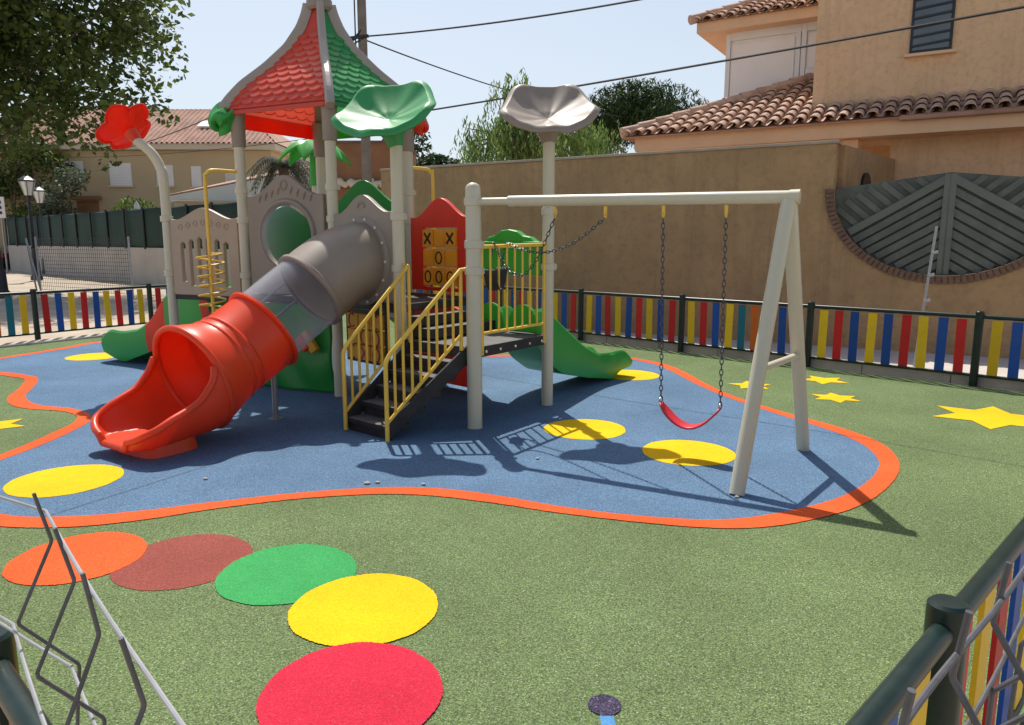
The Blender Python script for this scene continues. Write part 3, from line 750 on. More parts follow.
# rolled rim along both edges, joined across the lip
n36 = 37; chv = None
me = ch.data; org = ORG[ch.name]; nk = len(TP[i_mo:])
lip = [me.vertices[(nk-1)*37+j].co+org for j in range(37)]
rim = [p for p in le[1:]]+lip[1:-1]+[p for p in reversed(re_[1:])]
b.tube(rim, .030, 10); b.build('rolled_rim', 'red', ts)
b = MB(); tm = (TP[i_mo+1]-TP[i_mo-1]).normalized()
t_ = (TP[i_mo+1]-TP[i_mo-1]).normalized(); sd = t_.cross(Z).normalized(); up = sd.cross(t_)
b.tube([TP[i_mo]+(sd*math.sin(a)-up*math.cos(a))*(RT+.09) for a in [2*math.pi*i/60 for i in range(60)]], .030, 10, closed=True); b.build('mouth_rim', 'red', ts)
for i_, rr_ in ((51, .012), (54, .02)):
    b = MB(); b.lathe([(RT, -.03), (RT+rr_, -.022), (RT+rr_+.008, 0), (RT+rr_, .022), (RT, .03)], TP[i_], 48, ax=(TP[i_+1]-TP[i_-1])); b.build('ridge', 'red', ts)
b = MB(); fp = TP[-13]; td = (TP[-1]-TP[-20]); td.z = 0; td.normalize(); sd = V((td.y, -td.x, 0))
def ped(u, v):
    a = 2*math.pi*u; z = lerp(0.0, .13, v); k_ = 1+.10*(1-v)
    x = math.copysign(abs(math.cos(a))**.5, math.cos(a))*.22*k_; y = math.copysign(abs(math.sin(a))**.5, math.sin(a))*.26*k_
    return V((fp.x, fp.y, 0))+td*x+sd*y+Z*z
b.grid(ped, 40, 6); b.build('chute_foot', 'red', ts)
b = MB(); sq = V((-2.27, 6.93, 0)); b.tube([sq, sq+Z*.55], .028, 12); b.lathe([(.07, 0), (.07, .012), (.03, .014)], sq, 16); b.build('support_leg', 'steel', ts)

# ---- stairs with railings
L0, L1, R0, R1 = V((-1.50, 6.49, 0)), V((-.97, 7.12, 0)), V((-1.06, 6.11, 0)), V((-.40, 6.62, 0))
st = MB()
for (a, c) in ((L0, L1), (R0, R1)):
    d = (c-a); dn = d.normalized(); s_ = V((dn.y, -dn.x, 0))*.012
    p0, p1 = a+dn*.02+Z*.02, a+dn*.02+Z*.17; p2, p3 = c+Z*(LZ+.03), c+Z*(LZ-.14)
    st.add([p0-s_, p1-s_, p2-s_, p3-s_, p0+s_, p1+s_, p2+s_, p3+s_], [(0, 1, 2, 3), (7, 6, 5, 4), (0, 4, 5, 1), (1, 5, 6, 2), (2, 6, 7, 3), (3, 7, 4, 0)])
stairs = st.build('stairs', 'black', PS, bevel=.004)
for i in range(5):
    t0, t1 = i/5+.02, (i+1)/5+.05; z = .125+i*.123
    q = [L0.lerp(L1, t0), R0.lerp(R1, t0), R0.lerp(R1, t1), L0.lerp(L1, t1)]
    quad_slab('tread', [V((p.x, p.y, 0)) for p in q], z, .045, stairs, bev=.005)
    rs = MB(); dv = (L1-L0).normalized()*.03; rs.add([q[0]+dv+Z*(z-.125), q[1]+dv+Z*(z-.125), q[1]+dv+Z*(z-.04), q[0]+dv+Z*(z-.04)], [(0, 1, 2, 3)]); rs.build('riser', 'black', stairs, solid=.01)
def railing(p, q, zb0, zb1, zt0, zt1, n, name='railing', ext=None, r=.019, rb=.0125):
    b = MB(); top = [p+Z*zt0, q+Z*zt1]; bot = [p+Z*zb0, q+Z*zb1]
    path = [p+Z*(zb0-.16), p+Z*(zt0-.05), p+(q-p)*.01+Z*(zt0-.015), p+(q-p)*.05+Z*(zt0+(zt1-zt0)*.05), q+Z*zt1]
    if ext: path += [V(e_) for e_ in ext]
    b.tube(path, r, 12); b.tube([bot[0], bot[1]], r*.85, 10)
    o = b.build(name, 'yellow', PS)
    for i in range(n):
        t = (i+1)/(n+1); x = p+(q-p)*t; c = MB(); c.tube([x+Z*(zb0+(zb1-zb0)*t), x+Z*(zt0+(zt1-zt0)*t)], rb, 8); c.build('baluster', 'yellow', o)
    return o
rr1 = railing(R0, V((-.455, 6.575, 0)), .16, .86, .71, 1.44, 8, 'stair_railing', ext=[A+V((-.02, -.01, 1.45))])
rr2 = railing(L0, V((-.985, 7.09, 0)), .17, .86, .74, 1.46, 8, 'stair_railing', ext=[Gp+V((.03, -.02, 1.46))])
for o_, p_ in ((rr1, V((-.455, 6.575, 0))), (rr2, V((-.985, 7.09, 0)))):
    c = MB(); c.tube([p_+Z*.72, p_+Z*1.44], .0165, 10); c.build('end_bar', 'yellow', o_)
# landing guard between the two posts
dd = (FLp-A).normalized(); ga, gb = A+dd*.10+V((.01, 0, 0)), FLp-dd*.07
b = MB(); b.tube([A+Z*1.64, ga+Z*1.64, gb+Z*1.655, FLp+Z*1.655], .019, 12)
gd = b.build('guard_railing', 'yellow', PS)
b = MB(); b.tube([ga+Z*.86, gb+Z*.86], .015, 10); b.build('bottom_rail', 'yellow', gd)
for i in range(9):
    p = ga.lerp(gb, i/8); c = MB(); z0 = .66 if i in (0, 8) else .86; c.tube([p+Z*z0, p+Z*1.645], .015 if i in (0, 8) else .0105, 8); c.build('baluster', 'yellow', gd)

# ---- wave slides
def wave_slide(s0, d, Lh, W_, ztop, zbot, zbed, name, mats, seg=None, taper=0):
    d = V(d).normalized(); sd = V((d.y, -d.x, 0)); b = MB(); n = 48; prof = []
    for i in range(n+1):
        t = i/n; c = V(s0)+d*Lh*t; zt, zb, zm = smooth_tab(ztop, t), smooth_tab(zbot, t), smooth_tab(zbed, t); h = W_/2; e = .045
        row = [(-h-e*.4, zb), (-h-e, lerp(zb, zt, .5)), (-h-e*.8, zt-.03), (-h-e*.2, zt), (-h+.02, zt-.03), (-h+.05, lerp(zm, zt, .4)), (-h+.12, zm+.01), (0, zm)]
        row = row+[(-x, z) for x, z in reversed(row[:-1])]
        prof.append([c+sd*x+Z*z for x, z in row])
    k = len(prof[0])
    vs = [p for r_ in prof for p in r_]
    for i in range(n):
        mi = seg(i/n) if seg else 0
        b.add([], [])
        o_ = 0
    base = len(b.v); b.v += [tuple(p) for p in vs]
    for i in range(n):
        mi = seg(i/n) if seg else 0
        for j in range(k):
            j2 = (j+1) % k
            b.f.append((i*k+j, (i+1)*k+j, (i+1)*k+j2, i*k+j2)); b.m.append(mi); b.sm.append(True)
    for r0 in (0, n*k): b.f.append(tuple(r0+j for j in range(k))); b.m.append(0); b.sm.append(False)
    return b.build(name, mats, PS)
sd_dir = V((.63, .775, 0))
wave_slide(V((.05, 7.84, 0)), sd_dir, 2.0, .46,
           [(0, .98), (.08, 1.0), (.2, .84), (.45, .52), (.62, .375), (.75, .355), (.9, .36), (.96, .31), (1, .22)],
           [(0, .66), (.1, .42), (.25, .24), (.5, .12), (.8, .02), (.86, .10), (1, .13)],
           [(0, .76), (.12, .74), (.5, .38), (.7, .23), (.85, .2), (1, .17)], 'slide', ['green'])
# hood over the entrance of the right slide
hc, hd, HW = frame(Mp, FLp, .06)
b = MB(); pts = [(-HW/2, 1.34), (HW/2, 1.34), (HW/2, 1.66), (HW*.40, 1.69), (HW*.33, 1.73), (HW*.22, 1.745), (HW*.13, 1.79), (-HW*.0, 1.81), (-HW*.12, 1.80), (-HW*.22, 1.75), (-HW*.33, 1.73), (-HW*.4, 1.68), (-HW/2, 1.66)]
b.plate(pts, [], .10, hc, hd, Z); b.obox(hc+Z*1.655, hd*HW*.5, hd.cross(Z)*.075, Z*.03); b.build('slide_hood', 'hgreen', PS, bevel=.02)
for sgn in (-1, 1):
    b = MB(); o_ = hc+hd*(sgn*.22)
    dome = [(-.20, .76)]+[(.20*math.cos(a), .78+.26*math.sin(a)) for a in [math.pi-math.pi*i/14 for i in range(15)]]+[(.20, .76)]
    b.plate(dome, [], .05, o_+V((-.04, -.05, 0)), hd, Z); b.build('slide_cheek', 'hgreen', PS, bevel=.015)
sl = wave_slide(V((-3.72, 9.62, 0)), V((-.88, .46, 0)), 2.2, .52,
           [(0, 1.14), (.26, 1.16), (.40, .92), (.52, .64), (.64, .50), (.8, .45), (.93, .47), (1, .34)],
           [(0, .80), (.15, .55), (.35, .34), (.55, .2), (.8, .02), (.9, .06), (1, .14)],
           [(0, 1.0), (.1, .98), (.5, .48), (.75, .27), (1, .2)], 'slide', ['green', 'redp'], seg=lambda t: 1 if .36 < t < .55 or t < .05 else 0)
b = MB(); b.tube([V((-4.2, 9.55, 1.03)), V((-3.3, 8.95, 1.03))], .05, 12); b.build('entry_bar', 'redp', PS)
# ---- spiral climber and climbing pole
sp0 = V((-3.34, 8.26, 0)); b = MB()
b.tube(catmull([sp0, sp0+Z*1.2, sp0+Z*2.3, sp0+V((.015, .01, 2.40)), sp0+V((.07, .05, 2.45)), Lp+V((0, 0, 2.45))], 5, False), .020, 12)
spc = b.build('spiral_climber', 'yellow', PS)
b = MB(); hp = []
for i in range(6*24+1):
    a = 2*math.pi*i/24; rr = .14; hp.append(sp0+V((rr*math.cos(a), rr*math.sin(a), .93+.62*i/144)))
b.tube([sp0+Z*.93]+hp+[sp0+Z*1.55], .011, 8); b.build('helix', 'yellow', spc)
q = V((-.96, 9.2, 0)); b = MB(); b.tube(catmull([q, q+Z*1.2, q+Z*2.42, q+V((-.02, 0, 2.5)), q+V((-.07, -.05, 2.54)), Rp+Z*2.54], 5, False), .02, 12); b.build('climbing_pole', 'yellow', PS)
# ---- swing frame
AP = V((1.955, 5.33, 2.0)); B0 = A+Z*2.03
sf = MB(); bd = (AP-B0).normalized()
sf.tube([B0+bd*.36, AP+bd*.05], .045, 20); sf.tube([B0, B0+bd*.40], .032, 16); sf.lathe([(.050, -.04), (.052, .03), (0, .032)], AP+bd*.04, 20, ax=bd)
swf = sf.build('swing_frame', 'cream', PS)
for p in ((1.52, 4.79, 0), (2.39, 5.875, 0)):
    p = V(p); t_ = (AP-p); b = MB(); b.tube([p, AP-t_.normalized()*.03], .052, 20); b.build('leg', 'cream', swf)
f_ = .42; b = MB(); pa, pb = V((1.52, 4.79, 0)).lerp(AP, .41), V((2.39, 5.875, 0)).lerp(AP, .41); b.tube([pa, pb], .026, 14); b.build('brace', 'cream', swf)
HG = []
for t in (.302, .472, .653, .834):
    p = B0.lerp(AP, t); b = MB()
    b.obox(p-Z*.085, bd*.012, bd.cross(Z)*.010, Z*.035); b.tube([p+V((0, 0, -.12))+bd.cross(Z)*.02*math.cos(a)+Z*.022*math.sin(a) for a in [2*math.pi*i/12 for i in range(12)]], .006, 6, closed=True)
    b.build('hanger', 'yellow', swf, bevel=.003); HG.append(p-Z*.14)
# ---- swings (hang from the frame: things of their own)
def chain(b, pts, step=.042, r=.0042, mi=0):
    pts = [V(p) for p in pts]; L = sum((c-a).length for a, c in zip(pts, pts[1:])); n = int(L/step); tt_ = 0; out = []
    seg_i = 0; acc = 0
    for i in range(n+1):
        s = L*i/n
        while seg_i < len(pts)-2 and s > acc+(pts[seg_i+1]-pts[seg_i]).length: acc += (pts[seg_i+1]-pts[seg_i]).length; seg_i += 1
        a, c = pts[seg_i], pts[seg_i+1]; out.append(a+(c-a)*min(1, (s-acc)/max(1e-6, (c-a).length)))
    for i, (a, c) in enumerate(zip(out, out[1:])):
        t_ = (c-a).normalized(); u = t_.cross(V((.3, .8, .2))).normalized(); w = t_.cross(u); x = u if i % 2 else w; m_ = (a+c)/2; h = (c-a).length*.62
        b.tube([m_+t_*h*math.cos(q_)*1.0+x*.0125*math.sin(q_) for q_ in [2*math.pi*j/10 for j in range(10)]], r, 5, mi, closed=True)
SE = [V((1.19, 5.78, .43)), V((1.60, 5.55, .43))]
sw = thing('swing', SE[0].lerp(SE[1], .5)-Z*.15, 'hanging swing with a red belt seat on two long chains', 'swing')
for h_, s_ in ((HG[2], SE[0]), (HG[3], SE[1])):
    b = MB(); chain(b, [h_, s_]); b.build('chain', 'chain', sw)
b = MB(); sdv = (SE[1]-SE[0]).normalized(); nv = V((-sdv.y, sdv.x, 0))
def belt(u, v):
    x = (u-.5)*2; return SE[0].lerp(SE[1], u)+Z*(-.17*(1-x*x)-.01)+nv*(v-.5)*(.15 if abs(x) < .8 else .15*(1-(abs(x)-.8)*2.5))
b.grid(belt, 24, 6); b.build('seat', 'seat', sw, solid=.014)
b = MB()
for s_ in SE: b.tube([s_+nv*.045*math.cos(a)+Z*(.0+.035*math.sin(a)) for a in [math.pi*j/8 for j in range(9)]], .006, 6)
b.build('shackle', 'steel', sw)
s2 = thing('swing', V((-.12, 7.05, 1.1)), 'swing thrown over the yellow landing railing, its chains sagging from the beam', 'swing')
rp1, rp2 = A.lerp(FLp, .24)+Z*1.668, A.lerp(FLp, .40)+Z*1.668
mid1 = [HG[1], HG[1].lerp(rp2, .25)-Z*.13, HG[1].lerp(rp2, .5)-Z*.17, HG[1].lerp(rp2, .75)-Z*.12, rp2+Z*.012]
mid0 = [HG[0], HG[0].lerp(rp1, .25)-Z*.27, HG[0].lerp(rp1, .5)-Z*.38, HG[0].lerp(rp1, .75)-Z*.27, rp1+Z*.012]
nin = V((-.78, .6, 0))
s2a, s2b = rp1+nin*.05-Z*.24, rp2+nin*.05-Z*.22
for mid, e_ in ((mid1, s2b), (mid0, s2a)):
    b = MB(); chain(b, catmull(mid, 5, False)+[e_]); b.build('chain', 'chain', s2)
b = MB(); sx = (s2b-s2a)
def belt2(u, v): x = (u-.5)*2; return s2a.lerp(s2b, u)+Z*(-.20*(1-x*x))+nin*(v-.5)*.14
b.grid(belt2, 20, 6); b.build('seat', 'black', s2, solid=.014)

# ------------------------------------------------------------------ garden wall, gate and house on the right
O = V((4.82, 12.2, 0)); w_ = V((.858, -.514, 0)); n_b = V((.514, .858, 0))
def W(a, b_, z): return O+w_*a+n_b*b_+Z*z
def wbox(mb, a0, a1, b0, b1, z0, z1, mi=0): mb.obox(W((a0+a1)/2, (b0+b1)/2, (z0+z1)/2), w_*(a1-a0)/2, n_b*(b1-b0)/2, Z*(z1-z0)/2, mi)
gw = thing('garden_wall', W(0, 0, 0), 'brown stucco garden wall with pale coping and a brick-rimmed half-moon opening', 'wall')
GC, RX, RZ = 1.93, 1.60, 1.34; GZ = 2.50
arc = [(GC-RX*math.cos(a), GZ-RZ*math.sin(a)) for a in [math.pi*i/48 for i in range(49)]]
b = MB()
b.plate([(-9.0, -.05), (GC+4.6, -.05), (GC+4.6, 3.2), (GC+RX+.02, 3.2)]+list(reversed(arc))+[(.33, 3.2), (-9.0, 3.2)], [], .30, W(0, .15, 0), w_, Z)
b.build('wall_face', 'wall', gw)
b = MB(); wbox(b, -9.0, .37, -.035, .33, 3.203, 3.25); b.build('coping', 'cope', gw, bevel=.01)
b = MB()
for i in range(62):
    a = math.pi*(i+.5)/62; ca, sa = math.cos(a), math.sin(a); c = W(GC-(RX+.055)*ca, -.005, GZ-(RZ+.055)*sa)
    rad = (w_*-ca-Z*sa).normalized(); tg = (w_*sa*RX-Z*ca*RZ).normalized()
    b.obox(c, rad*.062, tg*.031, n_b*.045)
b.build('brick_rim', 'brick', gw, bevel=.006)
b = MB(); p0, p1 = W(.33, .30, 0), V((7.18, 14.5, 0)); dv = (p1-p0); pn = V((dv.y, -dv.x, 0)).normalized()*.0
b.obox((p0+p1)/2+Z*1.6, dv/2, V((-dv.y, dv.x, 0)).normalized()*.10, Z*1.6); b.build('return_wall', 'wall', gw)
# gate: planks in a chevron, two leaves
gt = thing('gate', W(GC, .1, 1.2), 'dark grey-green plank gate filling the half-moon opening in the brown wall', 'gate')
def gtop(x): return 2.70-.19*abs(x)/RX
for sgn in (-1, 1):
    b = MB()
    xs = [RX*(i/40) for i in range(41)]
    poly = [(sgn*x, GZ-RZ*math.sqrt(max(0, 1-(x/RX)**2))+.004) for x in xs]+[(sgn*RX*.995, gtop(RX)), (sgn*.0, gtop(0))]
    if sgn < 0: poly.reverse()
    b.plate([(GC+x, z) for x, z in poly], [], .03, W(0, .17, 0), w_, Z); lf = b.build('gate_leaf', 'planks', gt)
    def inside(x, z): return 0 <= x <= RX and z <= gtop(x)-.02 and ((x/RX)**2+((z-GZ)/RZ)**2 < .985 or z > GZ)
    b = MB()
    def clipbar(x0, z0, x1, z1, wd, mi=0, off=.10):
        n = 60; run = None
        for i in range(n+1):
            x, z = lerp(x0, x1, i/n), lerp(z0, z1, i/n)
            if inside(x, z):
                if run is None: run = (x, z)
                last = (x, z)
            elif run:
                b.seg(W(GC+sgn*run[0], off, run[1]), W(GC+sgn*last[0], off, last[1]), .03, wd, mi, up=n_b.cross(W(GC+sgn*last[0], off, last[1])-W(GC+sgn*run[0], off, run[1])).normalized()) if math.hypot(last[0]-run[0], last[1]-run[1]) > .06 else None
                run = None
        if run and math.hypot(last[0]-run[0], last[1]-run[1]) > .06: b.seg(W(GC+sgn*run[0], off, run[1]), W(GC+sgn*last[0], off, last[1]), .03, wd, mi, up=n_b.cross(W(GC+sgn*last[0], off, last[1])-W(GC+sgn*run[0], off, run[1])).normalized())
    for i in range(12):   # lower slats, falling away from the middle
        z0 = 2.44-.155*i; clipbar(.04, z0, 1.6, z0-.95, .10)
    b.build('plank', 'planks', lf)
    b = MB(); clipbar(.02, 2.62, 1.6, 1.66, .11, 0, .075); 
    clipbar(.035, .95, .036, 2.70, .09, 0, .07)
    b.build('gate_frame', 'plankd', lf)
    b = MB()
    for i in range(9):   # upper slats, rising the other way
        x0 = .28+.155*i; clipbar(x0, 2.66-x0*.61, x0+.36, 2.70+.0-x0*.61+.26, .085, 0, .11)
    b.build('plank', 'planks', lf)
# galvanised fence pole in front of the gate
mp = thing('metal_pole', V((5.40, 9.92, 0)), 'thin galvanised pole with clamps leaning in front of the half-moon gate', 'pole')
b = MB(); pb, ptp = V((5.47, 9.92, 0)), V((5.62, 9.95, 1.88)); b.tube([pb, ptp], .017, 12); b.build('tube', 'galvl', mp)
for t in (.48, .66, .82):
    b = MB(); c = pb.lerp(ptp, t); b.obox(c+V((.02, -.02, 0)), (.035, 0, .004), (0, .02, 0), (0, 0, .02)); b.build('clamp', 'galvl', mp, bevel=.004)
# house
hs = thing('house', W(4, 5, 0), 'orange stucco house with clay tile roofs behind the garden wall', 'house')
b = MB(); wbox(b, .84, 11, 3.2, 3.5, 0, 4.0); wbox(b, -4.6, .82, 4.4, 4.7, 0, 3.7); b.build('lower_wall', 'house', hs)
b = MB(); wbox(b, -.62, 11, 3.2, 10, 3.9, 8.4); b.build('upper_wall', 'house', hs)
b = MB(); wbox(b, -4.05, 11, 2.52, 4.4, 3.58, 3.86); b.build('fascia', 'peach', hs)
b = MB(); wbox(b, 1.0, 11, 2.36, 2.515, 3.80, 3.90); b.build('gutter', 'tilef', hs, bevel=.03)
b = MB(); wbox(b, .05, .32, 2.75, 3.1, 2.9, 3.57); b.build('corbel', 'peach', hs)
def tiles(mb, p0, du, dv_, nu, nv, clip=None, pu=.25, pv=.33, r=.10):
    """barrel tiles; p0 eave start, du along eave, dv_ up the slope (unit vectors)"""
    du, dv_ = V(du), V(dv_); nn = du.cross(dv_).normalized(); nn = nn if nn.z > 0 else -nn
    for i in range(nu):
        for j in range(nv):
            u, v = (i+.5)*pu, j*pv
            if clip and not clip(u, v): continue
            c = V(p0)+du*u+dv_*v; jt = (random.random()-.5)*.02; vs = []; m_ = 7
            for (s_, q_, rr) in ((-.04, .03, r*1.06), (pv*1.02, .0, r*.84)):
                for a in range(m_): an = math.pi*a/(m_-1); vs.append(c+du*(math.cos(an)*rr+jt)+dv_*s_+nn*(math.sin(an)*rr*.9+q_))
            lo = [p-nn*.018 for p in vs[:m_]]
            mb.add(vs+lo, [(a, a+1, a+1+m_, a+m_) for a in range(m_-1)]+[(a+1, a, a+2*m_, a+1+2*m_) for a in range(m_-1)], 0, False)
            # pan tile between
            cc = c+du*pu*.5; vs = []
            for (s_, q_) in ((-.02, -.0), (pv*1.02, -.02)):
                for a in range(5): an = math.pi*a/4; vs.append(cc+du*math.cos(an)*r*.9+dv_*s_+nn*(-math.sin(an)*r*.45+.035+q_))
            mb.add(vs, [(a, a+1, a+6, a+5) for a in range(4)], 0, False)
sl_ = math.tan(R(24)); upv = (n_b+Z*sl_).normalized()
b = MB(); E0 = W(-4.3, 2.36, 3.90)
hipk = 1.18
tiles(b, E0, w_, upv, 62, 12, clip=lambda u, v: (u < 3.72 and v*.9 < (u-.02)/hipk and v < 3.7) or (u >= 3.7 and v*.913 < .72))
tr_ = b.build('tile_roof', 'tile', hs)
b = MB(); e0, e1 = E0+Z*.02+w_*.0, E0+w_*3.5+upv*(3.3)+Z*.05
for i in range(12):
    p, q = e0.lerp(e1, i/12), e0.lerp(e1, (i+1)/12+.02); b.tube([p+Z*.04, q+Z*.02], [.115, .095], 10)
b.build('hip_tile', 'tile', tr_)
b = MB(); zz = lambda bb: 3.86+(bb-2.36)*sl_   # boarding under the tiles
b.add([W(-4.3, 2.38, zz(2.34)), W(11, 2.38, zz(2.34)), W(11, 3.25, zz(3.2)), W(-.58, 3.25, zz(3.2)), W(-.58, 5.55, zz(5.45)), W(-1.4, 5.55, zz(5.45))], [(0, 1, 2, 3), (0, 3, 4, 5)]); b.build('roof_boarding', 'tilef', tr_, solid=.03)
b = MB(); b.add([W(-4.3, 2.38, zz(2.34)), W(-1.4, 5.5, zz(5.45)), W(-1.2, 9, zz(5.45)), W(-4.3, 9, zz(2.34))], [(0, 1, 2, 3)]); b.build('hip_slope', 'tilef', tr_, solid=.03)
# glazed balcony
b = MB(); wbox(b, -2.92, -.62, 5.2, 9.5, 3.9, 6.40); bl = b.build('balcony', 'balc', hs)
b = MB()
for a in (-2.92+.06, -1.32, -1.20, -.68): wbox(b, a-.05, a+.05, 5.13, 5.2, 4.0, 6.38)
wbox(b, -2.92, -.62, 5.14, 5.2, 6.23, 6.40); b.build('balcony_frame', 'white', bl)
b = MB(); wbox(b, -2.8, -1.4, 5.165, 5.198, 4.2, 6.15); wbox(b, -1.12, -.72, 5.165, 5.198, 5.45, 6.18); b.build('blind', 'balc', bl)
b = MB(); wbox(b, -1.12, -.72, 5.17, 5.197, 4.5, 5.30); b.build('pane', 'glass', bl)
b = MB(); wbox(b, -1.14, -.70, 5.14, 5.2, 5.30, 5.44); b.build('rail', 'white', bl)
b = MB(); wbox(b, -3.5, -.62, 4.75, 9.8, 6.40, 6.66); ur = b.build('balcony_eave', 'peach', hs)
b = MB(); tiles(b, W(-3.6, 4.65, 6.62), w_, upv, 12, 6, clip=lambda u, v: v*.9 < u/1.1); b.add([W(-3.6, 4.68, 6.605), W(-.6, 4.68, 6.605), W(-.6, 7.2, 7.72), W(-1.4, 7.2, 7.72)], [(0, 1, 2, 3)]); b.build('tile', 'tile', ur)
b = MB(); e0, e1 = W(-3.62, 4.63, 6.65), W(-1.0, 7.4, 7.87)
for i in range(9): b.tube([e0.lerp(e1, i/9)+Z*.03, e0.lerp(e1, (i+1)/9+.02)+Z*.02], [.11, .09], 10)
b.build('hip_tile', 'tile', ur)
b = MB(); wbox(b, -2.5, -2.0, 7, 7.5, 7.8, 9.0); b.build('chimney', 'house', ur)
# barred window, upper right
b = MB(); wa0, wa1, wz0, wz1 = 1.02, 1.70, 5.08, 6.4
b2 = MB(); wbox(b2, wa0, wa1, 3.16, 3.197, wz0, wz1); wn = b2.build('window', 'iron', hs)
b = MB(); wbox(b, wa0+.05, wa1-.05, 3.14, 3.158, wz0+.05, wz1-.05); b.build('pane', 'glass', wn)
b = MB()
for i in range(7): z = wz0+.12+.16*i; b.seg(W(wa0+.04, 3.12, z), W(wa1-.04, 3.12, z+.05), .02, .035)
b.build('bar', 'iron', wn)
b = MB(); wbox(b, wa0-.08, wa1+.08, 3.08, 3.197, wz0-.06, wz0-.005); b.build('sill', 'peach', wn, bevel=.008)
# small dark arched vent behind the gate
b = MB(); b.plate([(-.22, 2.3), (.22, 2.3)]+[(.22*math.cos(a), 2.62+.22*math.sin(a)) for a in [math.pi*i/12 for i in range(13)]], [], .06, (p0+p1)/2+V((.09, -.075, .0))-dv*.12, dv.normalized(), Z); b.build('arched_opening', 'iron', gw)

# ------------------------------------------------------------------ trees
def blob_pts(c, r, n, sq=(1, 1, 1), shell=.45):
    out = []
    for _ in range(n):
        d = V((random.gauss(0, 1), random.gauss(0, 1), random.gauss(0, 1))).normalized(); rr = r*(shell+(1-shell)*random.random()**.6)
        out.append(V(c)+V((d.x*rr*sq[0], d.y*rr*sq[1], d.z*rr*sq[2])))
    return out
def tree(name, base, h, label, cat, crown, leafm, lsize, per, trunk_r=.2, group=None, flat=.2, asp=.6, down=0, limbs=True):
    t = thing(name, base, label, cat, group); base = V(base)
    top = V((sum(c[0] for c, r in crown)/len(crown), sum(c[1] for c, r in crown)/len(crown), h))
    b = MB(); mid = base.lerp(top, .5)+V((.1, .1, 0)); b.tube(catmull([base, base.lerp(mid, .5), mid, top], 5, False), [trunk_r*(1.25-.08*i) for i in range(16)], 10)
    if limbs:
        for c, r in crown[::limbs*2 if limbs > 1 else 1]:
            if c[2] < base.z+(h-base.z)*.62 and limbs > 1: continue
            s_ = base.lerp(top, .35+.5*random.random()); b.tube([s_, s_.lerp(V(c), .5)+V((0, 0, .1*r)), V(c)], [trunk_r*.4, trunk_r*.25, trunk_r*.08], 6)
    b.build('trunk', 'bark', t)
    b = MB()
    for c, r in crown: b.leaves(blob_pts(c, r, int(per*r*r), (1, 1, .8)), lsize, flat, asp=asp, down=down)
    b.build('crown', leafm, t); return t
# large plane tree, upper left
cr_ = []
for _ in range(250):
    d = V((random.gauss(0, 1), random.gauss(0, 1), random.gauss(0, 1))).normalized(); rr = random.random()**.45
    c = V((-17.2, 24.5, 9.6))+V((d.x*6.3*rr, d.y*4.5*rr, d.z*5.2*rr)); 
    if c.z > 4.6+max(0, (c.x+16)*.25): cr_.append((tuple(c), .85+.6*random.random()))
for c, r in (((-11.9, 23.2, 5.6), .6), ((-12.4, 23.0, 4.6), .55), ((-12.2, 22.9, 4.0), .4), ((-10.7, 23.0, 5.9), .55), ((-13.6, 23.2, 4.7), .7), ((-14.9, 23, 4.7), .8), ((-10.4, 23.0, 5.3), .4), ((-11.3, 23.5, 7.5), .8), ((-11.0, 23.5, 9.4), .9), ((-10.9, 23.5, 8.4), .6), ((-11.6, 23.5, 10.6), .9), ((-12.6, 23.2, 6.6), .9), ((-16.3, 23, 4.9), .9), ((-15.6, 23, 4.3), .5)): cr_.append((c, r))
tree('plane_tree', (-18.6, 24.6, -.03), 10, 'large leafy plane tree filling the upper left corner above the street lamps', 'tree', cr_, 'l_plane', .25, 130, .22, limbs=3)
def shrub(name, base, blobs, label, m, ls, per, cat='bush', group=None):
    t = thing(name, base, label, cat, group); b = MB()
    b.tube([base, V(base)+Z*.5], .05, 6)
    for c, r in blobs: b.tube([V(base)+Z*.3, V(c)], [.04, .015], 5)
    b.build('stem', 'bark', t); b = MB()
    for c, r in blobs: b.leaves(blob_pts(c, r, int(per*r*r), (1, 1, .85), .6), ls, .2)
    b.build('foliage', m, t); return t
shrub('bush', (-21, 41.5, 0), [((-22.0+.42*i+.2*random.random(), 41.4+random.random()*.6, 2.75+.75*math.sin(i*.62)+.2*random.random()), .55+.2*random.random()) for i in range(6)]+[((-21.9+.5*i, 41.6, 2.3), .7) for i in range(5)], 'rounded bright green bush showing above the green fence screen', 'l_bush', .17, 420)
shrub('olive_tree', (-26.3, 42.6, 0), [((-27.0+2.5*random.random(), 42.3+random.random(), 2.8+2.6*random.random()), .7) for i in range(14)], 'grey-green olive shrub behind the street lamps', 'l_olive', .2, 260, 'tree')
shrub('bush', (-27.2, 43.3, 0), [((-28.3+.4*i, 43.2, 2.7+.5*random.random()), .6) for i in range(7)], 'pale yellow-green bush low between the lamp posts and the rounded bush', 'l_bush', .16, 360)
cr_ = [((-32.5+6.5*random.random(), 43.7+.5*random.random(), 3.2+5.4*random.random()), .9) for i in range(38)]
tree('broadleaf_tree', (-29.0, 44.0, -.03), 6, 'dense dark tree at the left edge behind the lantern lamps', 'tree', cr_, 'l_plane', .24, 170, .2, limbs=5)
